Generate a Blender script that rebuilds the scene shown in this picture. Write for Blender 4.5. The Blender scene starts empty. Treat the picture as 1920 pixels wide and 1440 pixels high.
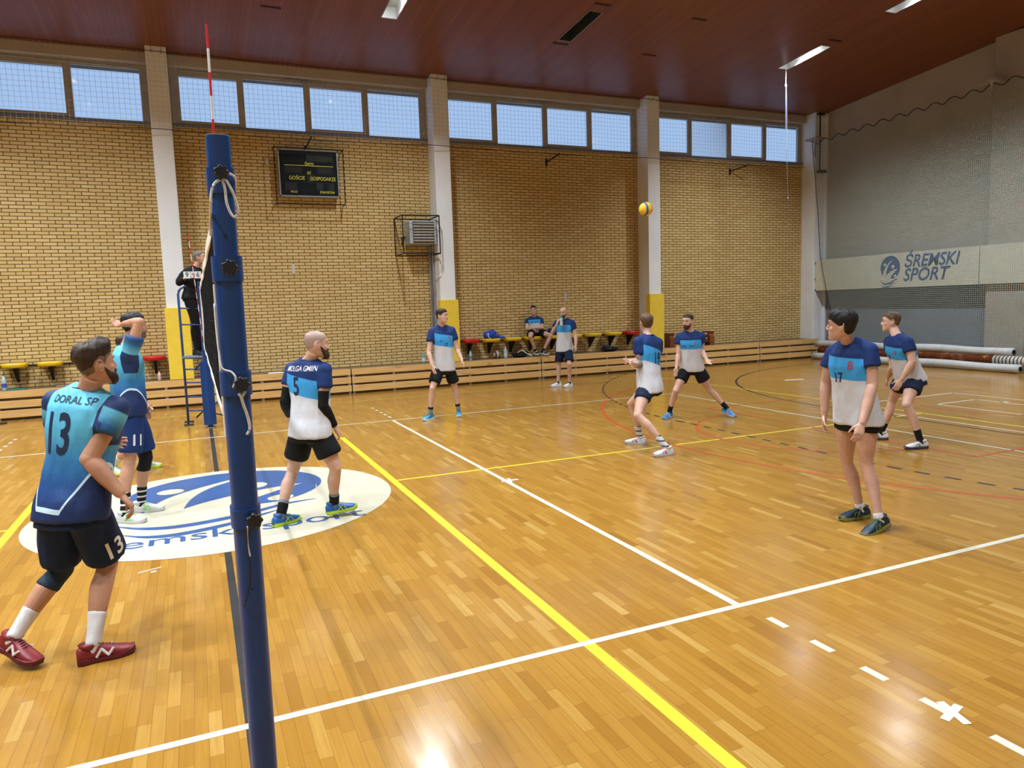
import bpy, bmesh, math, random
from mathutils import Vector, Matrix, noise
from mathutils.bvhtree import BVHTree
random.seed(7)
SC = bpy.context.scene
C = SC.collection
PI = math.pi
V = Vector
# ---------------------------------------------------------------- camera
cam_d = bpy.data.cameras.new('camera'); cam = bpy.data.objects.new('camera', cam_d); C.objects.link(cam)
SC.camera = cam
yaw, pit, rol = 0.408196, -0.109851, -0.0327463
fwd = V((math.sin(yaw)*math.cos(pit), math.cos(yaw)*math.cos(pit), math.sin(pit)))
rgt = V((math.cos(yaw), -math.sin(yaw), 0)); upv = rgt.cross(fwd)
r2 = rgt*math.cos(rol)+upv*math.sin(rol); u2 = -rgt*math.sin(rol)+upv*math.cos(rol)
CAM = V((-0.1039, -3.55453, 1.98674))
m = Matrix((r2, u2, -fwd)).transposed().to_4x4(); m.translation = CAM
cam.matrix_world = m
cam_d.sensor_fit = 'HORIZONTAL'; cam_d.sensor_width = 36; cam_d.lens = 1354.69/1920*36
cam_d.clip_start = .05; cam_d.clip_end = 200
# ---------------------------------------------------------------- world, exposure
SC.view_settings.view_transform = 'Standard'; SC.view_settings.look = 'None'
SC.view_settings.gamma = 1; SC.view_settings.use_curve_mapping = False
SC.view_settings.exposure = 0.0
W = bpy.data.worlds.new('world'); SC.world = W; W.use_nodes = True
W.node_tree.nodes['Background'].inputs[0].default_value = (.43, .62, .92, 1)
W.node_tree.nodes['Background'].inputs[1].default_value = 0.95
LAMP_W = 192.0          # power of one ceiling lamp
# ---------------------------------------------------------------- helpers
class NT:
    """small node-tree writer"""
    def __init__(s, name, rough=.6, spec=.4, metal=0, color=(.5, .5, .5)):
        s.m = bpy.data.materials.new(name); s.m.use_nodes = True
        s.t = s.m.node_tree; s.b = s.t.nodes['Principled BSDF']
        s.b.inputs['Roughness'].default_value = rough; s.b.inputs['Metallic'].default_value = metal
        s.b.inputs['Specular IOR Level'].default_value = spec
        s.b.inputs['Base Color'].default_value = (*color, 1)
    def n(s, typ, **kw):
        nd = s.t.nodes.new(typ)
        for k, v in kw.items(): setattr(nd, k, v)
        return nd
    def L(s, a, b): s.t.links.new(a, b)
    def put(s, sock, v):
        if isinstance(v, bpy.types.NodeSocket): s.L(v, sock)
        else:
            if isinstance(v, (tuple, list)) and len(v) == 3 and sock.type == 'RGBA': v = (*v, 1)
            sock.default_value = v
    def math(s, op, a, b=0.0, c=0.0, clamp=False):
        nd = s.n('ShaderNodeMath', operation=op, use_clamp=clamp)
        s.put(nd.inputs[0], a); s.put(nd.inputs[1], b); s.put(nd.inputs[2], c)
        return nd.outputs[0]
    def mix(s, f, a, b):
        nd = s.n('ShaderNodeMix', data_type='RGBA'); s.put(nd.inputs[0], f); s.put(nd.inputs[6], a); s.put(nd.inputs[7], b)
        return nd.outputs[2]
    def coord(s, kind='Object'):
        return s.n('ShaderNodeTexCoord').outputs[kind]
    def sep(s, v):
        nd = s.n('ShaderNodeSeparateXYZ'); s.L(v, nd.inputs[0]); return nd.outputs
    def comb(s, x, y, z):
        nd = s.n('ShaderNodeCombineXYZ'); s.put(nd.inputs[0], x); s.put(nd.inputs[1], y); s.put(nd.inputs[2], z); return nd.outputs[0]
    def noise(s, vec, scale, detail=2.0, rough=.5):
        nd = s.n('ShaderNodeTexNoise'); s.L(vec, nd.inputs['Vector']); nd.inputs['Scale'].default_value = scale
        nd.inputs['Detail'].default_value = detail; nd.inputs['Roughness'].default_value = rough; return nd.outputs['Fac']
    def mapping(s, vec, scale=(1, 1, 1)):
        nd = s.n('ShaderNodeMapping'); s.L(vec, nd.inputs[0]); nd.inputs['Scale'].default_value = scale; return nd.outputs[0]
    def ramp(s, f, stops):
        nd = s.n('ShaderNodeValToRGB'); s.put(nd.inputs[0], f); e = nd.color_ramp.elements
        while len(e) < len(stops): e.new(.5)
        for i, (p, c) in enumerate(stops): e[i].position = p; e[i].color = (*c, 1)
        return nd.outputs[0]
    def bump(s, h, strength=.3, dist=.01):
        nd = s.n('ShaderNodeBump'); s.L(h, nd.inputs['Height']); nd.inputs['Strength'].default_value = strength
        nd.inputs['Distance'].default_value = dist; s.L(nd.outputs[0], s.b.inputs['Normal'])
    def base(s, c): s.put(s.b.inputs['Base Color'], c); return s.m

def plain(name, color, rough=.6, spec=.4, metal=0, var=.08, scale=6, bump=0):
    t = NT(name, rough, spec, metal, color)
    v = t.noise(t.coord(), scale, 3)
    d = tuple(max(0, c*(1-var*2)) for c in color); l = tuple(min(1, c*(1+var)) for c in color)
    t.base(t.ramp(v, [(.3, d), (.7, l)]))
    if bump: t.bump(t.noise(t.coord(), scale*14, 2), bump, .004)
    return t.m
def rod_frames(pts):
    out = []
    for i, p in enumerate(pts):
        d = (pts[min(i+1, len(pts)-1)]-pts[max(i-1, 0)]).normalized()
        a = V((0, 0, 1)) if abs(d.z) < .9 else V((1, 0, 0))
        u = a.cross(d).normalized(); out.append((p, u, d.cross(u)))
    return out
def loft(bm, rings, n=16, caps=True):
    """rings: (center, u, v, ru, rv, exponent)"""
    rs = []
    for c, u, v, ru, rv, e in rings:
        r = []
        for k in range(n):
            a = 2*PI*k/n; x, y = math.cos(a), math.sin(a)
            x = math.copysign(abs(x)**(2/e), x); y = math.copysign(abs(y)**(2/e), y)
            r.append(bm.verts.new(c+u*(ru*x)+v*(rv*y)))
        rs.append(r)
    for a, b in zip(rs, rs[1:]):
        for k in range(n): bm.faces.new((a[k], a[(k+1) % n], b[(k+1) % n], b[k]))
    if caps:
        bm.faces.new(list(reversed(rs[0]))); bm.faces.new(rs[-1])
    return rs
def tube(bm, pts, r, n=8, r1=None):
    pts = [V(p) for p in pts]; N = len(pts)
    loft(bm, [(p, u, v, (r if r1 is None else r+(r1-r)*i/(N-1)), (r if r1 is None else r+(r1-r)*i/(N-1)), 2) for i, (p, u, v) in enumerate(rod_frames(pts))], n)
def box(bm, a, b, mat=None):
    (x0, y0, z0), (x1, y1, z1) = a, b
    vs = [V((x, y, z)) for z in (z0, z1) for y in (y0, y1) for x in (x0, x1)]
    if mat: vs = [mat @ v for v in vs]
    vs = [bm.verts.new(v) for v in vs]
    for f in ((0, 2, 3, 1), (4, 5, 7, 6), (0, 1, 5, 4), (2, 6, 7, 3), (0, 4, 6, 2), (1, 3, 7, 5)): bm.faces.new([vs[i] for i in f])
def ell(bm, c, r, frame=None, n=16, m_=10):
    M = frame or Matrix.Identity(3)
    bmesh.ops.create_uvsphere(bm, u_segments=n, v_segments=m_, radius=1, matrix=Matrix.Translation(c) @ M.to_4x4() @ Matrix.Diagonal((*r, 1)))
def quad(bm, pts): bm.faces.new([bm.verts.new(V(p)) for p in pts])
def lathe(bm, prof, c, n=20):
    c = V(c); loft(bm, [(c+V((0, 0, z)), V((1, 0, 0)), V((0, 1, 0)), max(r, 1e-4), max(r, 1e-4), 2) for r, z in prof], n)
def mesh_ob(name, me, mats, parent=None, smooth=False, **props):
    ob = bpy.data.objects.new(name, me); C.objects.link(ob)
    if mats is not None:
        for mm in (mats if isinstance(mats, (list, tuple)) else [mats]): me.materials.append(mm)
    if smooth:
        for p in me.polygons: p.use_smooth = True
    if parent is not None:
        ob.parent = parent
        if parent.type == 'EMPTY': ob.matrix_parent_inverse = Matrix.LocRotScale(parent.location, parent.rotation_euler, None).inverted()
    for k, v in props.items(): ob[k] = v
    return ob
def obj(name, bm, mats, parent=None, smooth=False, bevel=0, **props):
    bmesh.ops.recalc_face_normals(bm, faces=bm.faces)
    me = bpy.data.meshes.new(name); bm.to_mesh(me); bm.free()
    ob = mesh_ob(name, me, mats, parent, smooth, **props)
    if bevel:
        b = ob.modifiers.new('bevel', 'BEVEL'); b.width = bevel; b.segments = 2; b.limit_method = 'ANGLE'
    return ob
def thing(name, label, cat, loc=(0, 0, 0), rotz=0, group=None):
    o = bpy.data.objects.new(name, None); C.objects.link(o); o.location = loc; o.rotation_euler = (0, 0, rotz)
    o.empty_display_size = .1; o['label'] = label; o['category'] = cat
    if group: o['group'] = group
    return o
def tag(o, label, cat, group=None):
    o['label'] = label; o['category'] = cat
    if group: o['group'] = group
    return o
def BM(): return bmesh.new()
def dup(root, loc, label, group=None, mats=None):
    r = root.copy(); C.objects.link(r); r.location = loc; r['label'] = label
    if group: r['group'] = group
    def rec(src, dst):
        for ch in list(src.children):
            c = ch.copy(); C.objects.link(c); c.parent = dst
            if mats and ch.type == 'MESH' and ch.material_slots and ch.material_slots[0].material in mats:
                c.data = ch.data.copy(); c.data.materials[0] = mats[ch.material_slots[0].material]
            rec(ch, c)
    rec(root, r)
    return r
def text_mesh(s, size=1.0, sx=1.0, bold=0.0, shear=0.0, seg=None, align='CENTER'):
    """flat text as a bmesh in its own XY plane, height of capitals ~ .7*size"""
    cu = bpy.data.curves.new('t', 'FONT'); cu.body = s; cu.size = size; cu.align_x = align; cu.align_y = 'CENTER'
    cu.offset = bold*size; cu.shear = shear; cu.resolution_u = 3
    to = bpy.data.objects.new('t', cu); C.objects.link(to)
    dg = bpy.context.evaluated_depsgraph_get(); dg.update()
    me = bpy.data.meshes.new_from_object(to.evaluated_get(dg))
    bpy.data.objects.remove(to); bpy.data.curves.remove(cu)
    bm = BM(); bm.from_mesh(me); bpy.data.meshes.remove(me)
    for v in bm.verts: v.co.x *= sx
    bmesh.ops.triangulate(bm, faces=bm.faces)
    if seg:
        for _ in range(5):
            es = [e for e in bm.edges if e.calc_length() > seg]
            if not es: break
            bmesh.ops.subdivide_edges(bm, edges=es, cuts=1)
            bmesh.ops.triangulate(bm, faces=bm.faces)
    return bm
def place(bm, origin, ux, uy):
    o = V(origin); ux = V(ux); uy = V(uy)
    for v in bm.verts: v.co = o+ux*v.co.x+uy*v.co.y
    return bm
def merge(dst, src):
    me = bpy.data.meshes.new('tmp'); src.to_mesh(me); src.free(); dst.from_mesh(me); bpy.data.meshes.remove(me)
# ================================================================ materials
def floor_material():
    t = NT('parquet', .2, .5)
    co = t.sep(t.coord())
    w = .064
    xr = t.math('DIVIDE', co[0], w); row = t.math('FLOOR', xr); fx = t.math('FRACT', xr)
    wn = t.n('ShaderNodeTexWhiteNoise', noise_dimensions='1D'); t.L(row, wn.inputs['W'])
    yy = t.math('ADD', t.math('DIVIDE', co[1], .40), t.math('MULTIPLY', wn.outputs['Value'], 13.7))
    col = t.math('FLOOR', yy); fy = t.math('FRACT', yy)
    w2 = t.n('ShaderNodeTexWhiteNoise', noise_dimensions='2D'); t.L(t.comb(row, col, 0), w2.inputs['Vector'])
    pc = t.ramp(w2.outputs['Value'], [(0, (.255, .12, .017)), (.08, (.305, .151, .022)), (.5, (.335, .172, .027)), (.88, (.365, .195, .034)), (.96, (.40, .228, .048)), (1, (.45, .28, .075))])
    gr = t.noise(t.mapping(t.coord(), (60, 2.2, 1)), 1.0, 4, .6)
    pc = t.mix(t.math('MULTIPLY', t.math('SUBTRACT', gr, .42), 1.6, clamp=True), pc, (.25, .11, .015))
    pc = t.mix(t.math('MULTIPLY', t.noise(t.coord(), .5, 2), .22), pc, (.31, .14, .025))
    jx = t.math('LESS_THAN', fx, .035); jy = t.math('LESS_THAN', fy, .005)
    j = t.math('MAXIMUM', jx, jy)
    t.base(t.mix(t.math('MULTIPLY', j, .65), pc, (.13, .055, .012)))
    t.put(t.b.inputs['Roughness'], t.math('ADD', .13, t.math('MULTIPLY', t.noise(t.coord(), 3, 3), .10)))
    h = t.math('ADD', t.math('MULTIPLY', t.noise(t.mapping(t.coord(), (9, 2.5, 1)), 1, 1), 1.0), t.math('MULTIPLY', w2.outputs['Value'], .18))
    t.bump(h, .11, .01)
    return t.m
def brick_material():
    t = NT('yellow_brick', .75, .25)
    co = t.sep(t.coord())
    xz = t.comb(co[0], co[2], 0)
    b = t.n('ShaderNodeTexBrick'); t.L(xz, b.inputs['Vector'])
    b.offset = .5; b.inputs['Scale'].default_value = 1
    b.inputs['Brick Width'].default_value = .262; b.inputs['Row Height'].default_value = .0745
    b.inputs['Mortar Size'].default_value = .0085; b.inputs['Mortar Smooth'].default_value = .1; b.inputs['Bias'].default_value = 0
    b.inputs['Color1'].default_value = (.60, .43, .175, 1); b.inputs['Color2'].default_value = (.72, .55, .26, 1)
    b.inputs['Mortar'].default_value = (.060, .030, .009, 1)
    f = t.noise(xz, 2.2, 3)
    c = t.mix(t.math('MULTIPLY', f, .35), b.outputs['Color'], (.52, .34, .12))
    t.base(c); t.bump(t.math('SUBTRACT', 1, b.outputs['Fac']), .5, .006)
    return t.m
def ceiling_material():
    t = NT('ceiling_wood', .42, .35)
    co = t.sep(t.coord())
    xr = t.math('DIVIDE', co[0], .11); row = t.math('FLOOR', xr); fx = t.math('FRACT', xr)
    wn = t.n('ShaderNodeTexWhiteNoise', noise_dimensions='2D'); t.L(t.comb(row, t.math('FLOOR', t.math('DIVIDE', co[1], 3.1)), 0), wn.inputs['Vector'])
    c = t.ramp(wn.outputs['Value'], [(0, (.150, .046, .017)), (.5, (.175, .056, .020)), (1, (.21, .07, .026))])
    c = t.mix(t.math('MULTIPLY', t.noise(t.mapping(t.coord(), (40, 1, 1)), 1, 3), .5), c, (.12, .032, .012))
    c = t.mix(t.math('MULTIPLY', t.noise(t.coord(), .35, 2), .5), c, (.22, .06, .022))
    t.base(t.mix(t.math('MULTIPLY', t.math('LESS_THAN', fx, .07), .6), c, (.05, .012, .005)))
    return t.m
def wood_material(name, a, b, scale=(1.5, 20, 20), rough=.45):
    t = NT(name, rough, .4)
    f = t.noise(t.mapping(t.coord(), scale), 1, 4, .6)
    k = t.noise(t.mapping(t.coord(), (2.2, 5, 5)), 1, 1)
    c = t.ramp(f, [(.3, a), (.7, b)])
    t.base(t.mix(t.ramp(k, [(.66, (0, 0, 0)), (.76, (.6, .6, .6))]), c, tuple(x*.55 for x in a)))
    return t.m
def net_material(name, color, cell, cord, axes):
    t = NT(name, .8, .1, 0, color)
    co = t.sep(t.coord())
    def line(s): 
        f = t.math('FRACT', t.math('DIVIDE', s, cell)); return t.math('LESS_THAN', f, cord/cell)
    g = t.math('MAXIMUM', line(co[axes[0]]), line(co[axes[1]]))
    tr = t.n('ShaderNodeBsdfTransparent'); mx = t.n('ShaderNodeMixShader')
    t.L(g, mx.inputs[0]); t.L(tr.outputs[0], mx.inputs[1]); t.L(t.b.outputs[0], mx.inputs[2])
    t.L(mx.outputs[0], t.t.nodes['Material Output'].inputs['Surface'])
    return t.m
def glass_material(name='window_glass'):
    t = NT(name)
    g = t.n('ShaderNodeBsdfGlossy'); g.inputs['Roughness'].default_value = .06
    tr = t.n('ShaderNodeBsdfTransparent'); tr.inputs[0].default_value = (.93, .96, 1, 1)
    fr = t.n('ShaderNodeFresnel'); fr.inputs[0].default_value = 1.5
    mx = t.n('ShaderNodeMixShader'); t.L(fr.outputs[0], mx.inputs[0]); t.L(tr.outputs[0], mx.inputs[1]); t.L(g.outputs[0], mx.inputs[2])
    t.L(mx.outputs[0], t.t.nodes['Material Output'].inputs['Surface'])
    return t.m
M = dict(
    floor=floor_material(), brick=brick_material(), ceil=ceiling_material(),
    cream=plain('cream_plaster', (.42, .37, .32), .8, .2, var=.04, scale=1.2),
    column=plain('white_paint', (.80, .84, .88), .7, .25, var=.03, scale=1.5),
    lowwall=plain('grey_blue_paint', (.22, .245, .30), .6, .3, var=.06, scale=1),
    frame=plain('window_frame_grey', (.36, .35, .33), .6, .3, var=.06),
    sill=plain('sill_steel', (.16, .19, .24), .5, .4),
    yellowpad=plain('yellow_pad', (.86, .63, .06), .5, .4, var=.03),
    bench=wood_material('bench_pine', (.62, .365, .125), (.78, .50, .20)),
    deck=plain('deck_board', (.20, .14, .08), .7),
    dark=plain('black_steel', (.012, .012, .014), .5, .5, .3),
    steel=plain('zinc_steel', (.42, .43, .45), .4, .5, .7),
    white=plain('white_line', (.54, .52, .43), .35, .5, var=.05, scale=12),
    yline=plain('yellow_line', (.66, .55, .025), .35, .5, var=.05, scale=12),
    rline=plain('red_line', (.44, .075, .018), .35, .5, var=.08, scale=12),
    kline=plain('dark_line', (.022, .021, .021), .5, .3, var=.12, scale=12),
    tape=plain('white_tape', (.78, .80, .84), .6),
    glass=glass_material(),
    reflector=plain('lamp_reflector', (.55, .58, .60), .35, .5, .2),
    bluepost=plain('blue_powder_coat', (.004, .046, .20), .35, .5, var=.05),
    blueladder=plain('ladder_blue', (.02, .08, .26), .4, .5),
    rubber=plain('black_plastic', (.008, .008, .010), .4, .5),
    rope=plain('white_rope', (.72, .72, .70), .8, .2, scale=60),
    netcord=plain('net_cord', (.010, .010, .011), .8, .2),
    netband=plain('net_band', (.72, .69, .60), .7, .2),
    red=plain('red_plastic', (.62, .012, .012), .3, .5), yellow=plain('yellow_plastic', (.85, .58, .02), .3, .5),
    redpaint=plain('antenna_red', (.60, .012, .015), .4, .5), whitepaint=plain('antenna_white', (.80, .80, .78), .4, .5),
    off=plain('unlit_fitting', (.035, .045, .045), .5),
)
M['wallnet'] = net_material('wall_net', (.27, .35, .335), .05, .0080, (1, 2))
M['winnet'] = net_material('window_net', (.46, .47, .48), .10, .0042, (0, 2))

# ================================================================ the room
XL, XR, YN, YF, YC, ZR = -12.96, 18.25, -5.2, 14.2, 4.5, 8.257
def zc(y): return 7.5+.078*(14.2-y) if y > YC else ZR-.078*(YC-y)
bm = BM(); quad(bm, [(XL, YN, 0), (XR, YN, 0), (XR, YF+.3, 0), (XL, YF+.3, 0)])
floor = obj('floor', bm, M['floor'], kind='structure')
# ceiling, with openings for the lamp recesses
LX = [(-8.85+.0, 0), (-2.62, 1), (3.72, 1), (7.66, 0), (13.95, 1), (-6.2, 1)]
LYROW = [(9.83, 11.2), (6.72, 8.09), (3.6, 4.97-.5), (.5, 1.87), (-2.6, -1.23)]
LYROW[2] = (3.05, 4.42)
xs = sorted({XL, XR} | {x for a, _ in LX for x in (a, a+.3)}); ys = sorted({YN, YC, YF+.3} | {y for r in LYROW for y in r})
holes = [(a, a+.3, y0, y1) for a, _ in LX for y0, y1 in LYROW]
bm = BM(); vm = {}
def cv_(x, y):
    if (x, y) not in vm: vm[(x, y)] = bm.verts.new((x, y, zc(y)))
    return vm[(x, y)]
for x0, x1 in zip(xs, xs[1:]):
    for y0, y1 in zip(ys, ys[1:]):
        mx_, my_ = (x0+x1)/2, (y0+y1)/2
        if any(a < mx_ < b and c < my_ < d for a, b, c, d in holes): continue
        bm.faces.new((cv_(x0, y0), cv_(x0, y1), cv_(x1, y1), cv_(x1, y0)))
obj('ceiling', bm, M['ceil'], kind='structure')
# far wall: brick up to the window band
bm = BM()
quad(bm, [(XL, YF, 0), (XR, YF, 0), (XR, YF, 6.06), (XL, YF, 6.06)])
obj('wall_far', bm, M['brick'], kind='structure')
bm = BM(); quad(bm, [(XL, YF+.3, 5.9), (XR, YF+.3, 5.9), (XR, YF+.3, 6.06), (XL, YF+.3, 6.06)])
quad(bm, [(XL, YF, 6.06), (XR, YF, 6.06), (XR, YF+.3, 6.06), (XL, YF+.3, 6.06)])
quad(bm, [(XL, YF+.3, 7.2), (XR, YF+.3, 7.2), (XR, YF+.3, 7.6), (XL, YF+.3, 7.6)])
obj('wall_far_sill', bm, M['frame'], kind='structure')
bm = BM(); box(bm, (XL, YF-.16, 7.30), (XR, YF+.28, 7.56)); obj('trim_1', bm, M['cream'], kind='structure', bevel=.01)
bm = BM(); box(bm, (XL, YF-.03, 6.06), (XR, YF+.04, 6.115)); obj('trim_2', bm, M['sill'], kind='structure')
# right wall
bm = BM(); quad(bm, [(XR, YN, 2.3), (XR, YF+.3, 2.3), (XR, YF+.3, 7.6), (XR, YC, 8.3), (XR, YN, 7.6)])
obj('wall_right', bm, M['cream'], kind='structure')
bm = BM(); quad(bm, [(XR, YN, 0), (XR, YF+.3, 0), (XR, YF+.3, 2.3), (XR, YN, 2.3)])
obj('wall_right_dado', bm, M['lowwall'], kind='structure')
bm = BM(); quad(bm, [(XL, YN, 0), (XL, YF+.3, 0), (XL, YF+.3, 7.6), (XL, YC, 8.3), (XL, YN, 7.6)])
obj('wall_left', bm, M['cream'], kind='structure')
bm = BM(); quad(bm, [(XL, YN, 0), (XR, YN, 0), (XR, YN, 7.6), (XL, YN, 7.6)]); obj('wall_near', bm, M['cream'], kind='structure')
# columns
CX = [-12.96, -6.81, -.66, 5.50, 11.65, 17.80]
for i, x in enumerate(CX):
    bm = BM(); box(bm, (x, 13.68, .0), (x+(.40 if i < 5 else .45), YF+.29, zc(13.68)+.02)); obj('trim_%d' % (i+3), bm, M['column'], kind='structure', bevel=.012)
bm = BM(); box(bm, (17.98, 7.4, 0), (18.25, 8.35, zc(8.35)+.02)); obj('trim_9', bm, M['cream'], kind='structure', bevel=.015)
bm = BM(); box(bm, (18.2, 13.6, 0), (18.25, 14.2, 7.5)); obj('trim_10', bm, M['column'], kind='structure')
# windows: four panes a bay, sashes alternate with fixed panes
wi = 1
for k in range(-2, 3):
    x0 = -.06+6.15*k
    bm = BM(); X0, X1 = CX[k+2]+.40, CX[k+3]
    edges = [(x0+.0, x0+1.18, 6.21, 7.15), (x0+1.32, x0+2.63, 6.14, 7.2), (x0+2.77, x0+3.98, 6.21, 7.15), (x0+4.12, x0+5.39, 6.14, 7.2)]
    cuts = [X0]+[v for e in edges for v in e[:2]]+[X1]
    for a, b in zip(cuts[::2], cuts[1::2]):
        if b > a: box(bm, (a, YF+.02, 6.11), (b, YF+.09, 7.31))
    for a, b, z0, z1 in edges:
        box(bm, (a, YF+.02, 6.11), (b, YF+.08, z0)); box(bm, (a, YF+.02, z1), (b, YF+.08, 7.31))
    fr = obj('window_%d' % wi, bm, M['frame'], kind='structure', bevel=.006); wi += 1
    for a, b, z0, z1 in edges:
        g = BM(); quad(g, [(a, YF+.05, z0), (b, YF+.05, z0), (b, YF+.05, z1), (a, YF+.05, z1)]); obj('window_pane', g, M['glass'], fr)
    g = BM(); box(g, (x0+2.2, YF-.02, 7.235), (x0+3.0, YF+.02, 7.275)); tube(g, [(X0+.2, YF, 7.25), (x0+2.3, YF-.01, 7.25), (X1-.3, YF, 7.22)], .008, 6); obj('window_opener', g, M['steel'], fr)

# ---------------------------------------------------------------- markings on the floor (painted on: parts of the floor)
ZL = .0012
def strip(bm, a, b, w, z=ZL):
    a = V((*a, z)); b = V((*b, z)); d = (b-a).normalized(); s = V((-d.y, d.x, 0))*w/2
    quad(bm, [a-s, b-s, b+s, a+s])
def arc(bm, c, r, a0, a1, w, z=ZL, n=48):
    for i in range(n):
        t0 = math.radians(a0+(a1-a0)*i/n); t1 = math.radians(a0+(a1-a0)*(i+1)/n)
        p = [(c[0]+(r+s)*math.cos(t), c[1]+(r+s)*math.sin(t), z) for s, t in ((-w/2, t0), (w/2, t0), (w/2, t1), (-w/2, t1))]
        quad(bm, p)
def mark(name, build, mat, label=None):
    bm = BM(); build(bm); o = obj(name, bm, mat, floor)
    if label: o['label'] = label
    return o
mark('sideline', lambda b: strip(b, (-9, .0), (9, .0), .05), M['white'], 'white near volleyball sideline')
mark('sideline', lambda b: strip(b, (-9, 9), (9, 9), .05), M['white'], 'white far volleyball sideline')
mark('end_line', lambda b: strip(b, (9, 0), (9, 9), .05), M['white'])
mark('end_line', lambda b: strip(b, (-9, 0), (-9, 9), .05), M['white'])
mark('attack_line', lambda b: strip(b, (2.98, 0), (2.98, 9), .055, ZL+.0004), M['white'])
mark('attack_line', lambda b: strip(b, (-2.98, 0), (-2.98, 9), .055, ZL+.0004), M['white'])
for s in (1, -1):
    def dashes(b):
        for k in range(5):
            strip(b, (3.02*s, -.225-.345*k), (3.02*s, -.375-.345*k), .05)
            strip(b, (3.03*s, 9.33+.345*k), (3.03*s, 9.47+.345*k), .05)
    mark('attack_line_dashes', dashes, M['white'])
mark('centre_line', lambda b: strip(b, (0, -2.4), (0, 10.3), .055, ZL-.0006), M['kline'])
for s in (1, -1):
    mark('yellow_line', lambda b: strip(b, (1.86*s, -4), (1.86*s, 7.75), .075, ZL-.0007), M['yline'])
    mark('yellow_line', lambda b: strip(b, (1.86*s, 4.53), (10.62*s, 4.49), .045, ZL-.0004), M['yline'])
    mark('yellow_line', lambda b: strip(b, (10.65*s, -3), (10.65*s, 12.05), .045, ZL+.0008), M['yline'])
mark('yellow_line', lambda b: strip(b, (-10.65, 12.08), (10.65, 12.08), .04), M['yline'])
def hand9(b):
    L = []
    for y in [3.05+.32*i for i in range(10)]: strip(b, (7.02, y), (7.02, y+.16), .05)
    for k in range(26):
        a = 180-2.05*k
        arc(b, (16, 6), 9, a, a-1.05, .05, n=3); arc(b, (16, 3), 9, 180+2.05*k+1, 180+2.05*k+2.05, .05, n=3)
mark('dashed_arc', hand9, M['kline'], 'dashed dark free-throw line')
def hand6(b): strip(b, (10.03, 3), (10.03, 6), .05, ZL-.0004); arc(b, (16, 6), 5.97, 90, 180, .05, ZL-.0004); arc(b, (16, 3), 5.97, 180, 270, .05, ZL-.0004)
mark('goal_area_line', hand6, M['kline'])
mark('three_point_arc', lambda b: arc(b, (12.74, 4.5), 6.97, 108, 262, .055, ZL-.0002, 80), M['rline'])
mark('free_throw_circle', lambda b: arc(b, (8.33, 4.45), 1.76, 88, 272, .055, ZL-.0001), M['rline'])
def key(b): strip(b, (8.30, 2.03), (8.30, 6.95), .045, ZL+.0006); strip(b, (8.3, 2.03), (14.2, 2.03), .045, ZL+.0006); strip(b, (8.3, 6.95), (14.2, 6.9), .045, ZL+.0006)
mark('key_lines', key, M['rline'])
mark('small_arc', lambda b: arc(b, (12.72, 4.5), 1.42, 100, 262, .045), M['rline'])
mark('short_white_line', lambda b: strip(b, (10.26, 0.5), (10.26, 5.8), .045), M['white'])
def wb(b):
    strip(b, (10.26, 5.8), (13.27, 5.8), .045); strip(b, (13.26, 1), (13.26, 5.82), .045)
    strip(b, (11.69, 5.0), (12.75, 5.0), .045); strip(b, (12.73, 1), (12.73, 5.02), .045); strip(b, (11.70, 1), (11.70, 5.02), .045)
    strip(b, (12.70, 4.52), (12.86, 4.52), .09)
mark('white_boxes', wb, M['white'])
mark('tape_cross', lambda b: (strip(b, (2.95, -1.43), (3.12, -1.38), .04, .0022), strip(b, (3.01, -1.50), (3.07, -1.32), .04, .0026)), M['tape'])
mark('tape_cross', lambda b: (strip(b, (2.93, 3.84), (3.13, 3.84), .04, .0022), strip(b, (3.0, 3.75), (3.05, 3.93), .04, .0026)), M['tape'])
mark('tape_piece', lambda b: strip(b, (12.5, 9.4), (12.95, 9.28), .08), M['tape'])
mark('scuff_mark', lambda b: (strip(b, (-.66, 2.62), (-.50, 2.68), .012), strip(b, (-.57, 2.585), (-.53, 2.60), .02)), M['tape'])
mark('scratches', lambda b: [strip(b, (1.0+.13*i, 4.62-.02*i+.05*random.random()), (1.03+.13*i, 4.85-.02*i), .004, .0046) for i in range(5)]+[strip(b, (.98+.26*i, 4.74-.03*i), (1.14+.26*i, 4.71-.03*i), .004, .0046) for i in range(2)], M['tape'])
# round logo sheet
M['sheet'] = plain('logo_sheet', (.50, .475, .37), .35, .5, var=.03, scale=3)
M['logoblue'] = plain('logo_blue', (.02, .078, .24), .35, .5, var=.04, scale=4)
bm = BM(); vs = [bm.verts.new((1.77*math.cos(a), 4.5+1.70*math.sin(a), .0022)) for a in [2*PI*i/96 for i in range(96)]]; bm.faces.new(vs)
sheet = obj('floor_logo', bm, M['sheet'], floor, label='cream oval sheet with blue emblem and lettering')
def leaf(bm, top, bot, tf):
    """strip between two polylines"""
    for (a, b), (c, d) in zip(zip(top, top[1:]), zip(bot, bot[1:])): quad(bm, [tf(a), tf(b), tf(d), tf(c)])
def poly(pts, n=5): return [(p.x, p.y) for p in bez([(x, y, 0) for x, y in pts], n)]
def bez(pts, n=6):
    pts = [V(p) for p in pts]; out = []
    P = [pts[0]*2-pts[1]]+pts+[pts[-1]*2-pts[-2]]
    for i in range(1, len(P)-2):
        for k in range(n):
            t = k/n; a, b, c, d = P[i-1:i+3]
            out.append(.5*((2*b)+(c-a)*t+(2*a-5*b+4*c-d)*t*t+(3*b-a-3*c+d)*t**3))
    out.append(pts[-1]); return out
EMB = []
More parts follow.
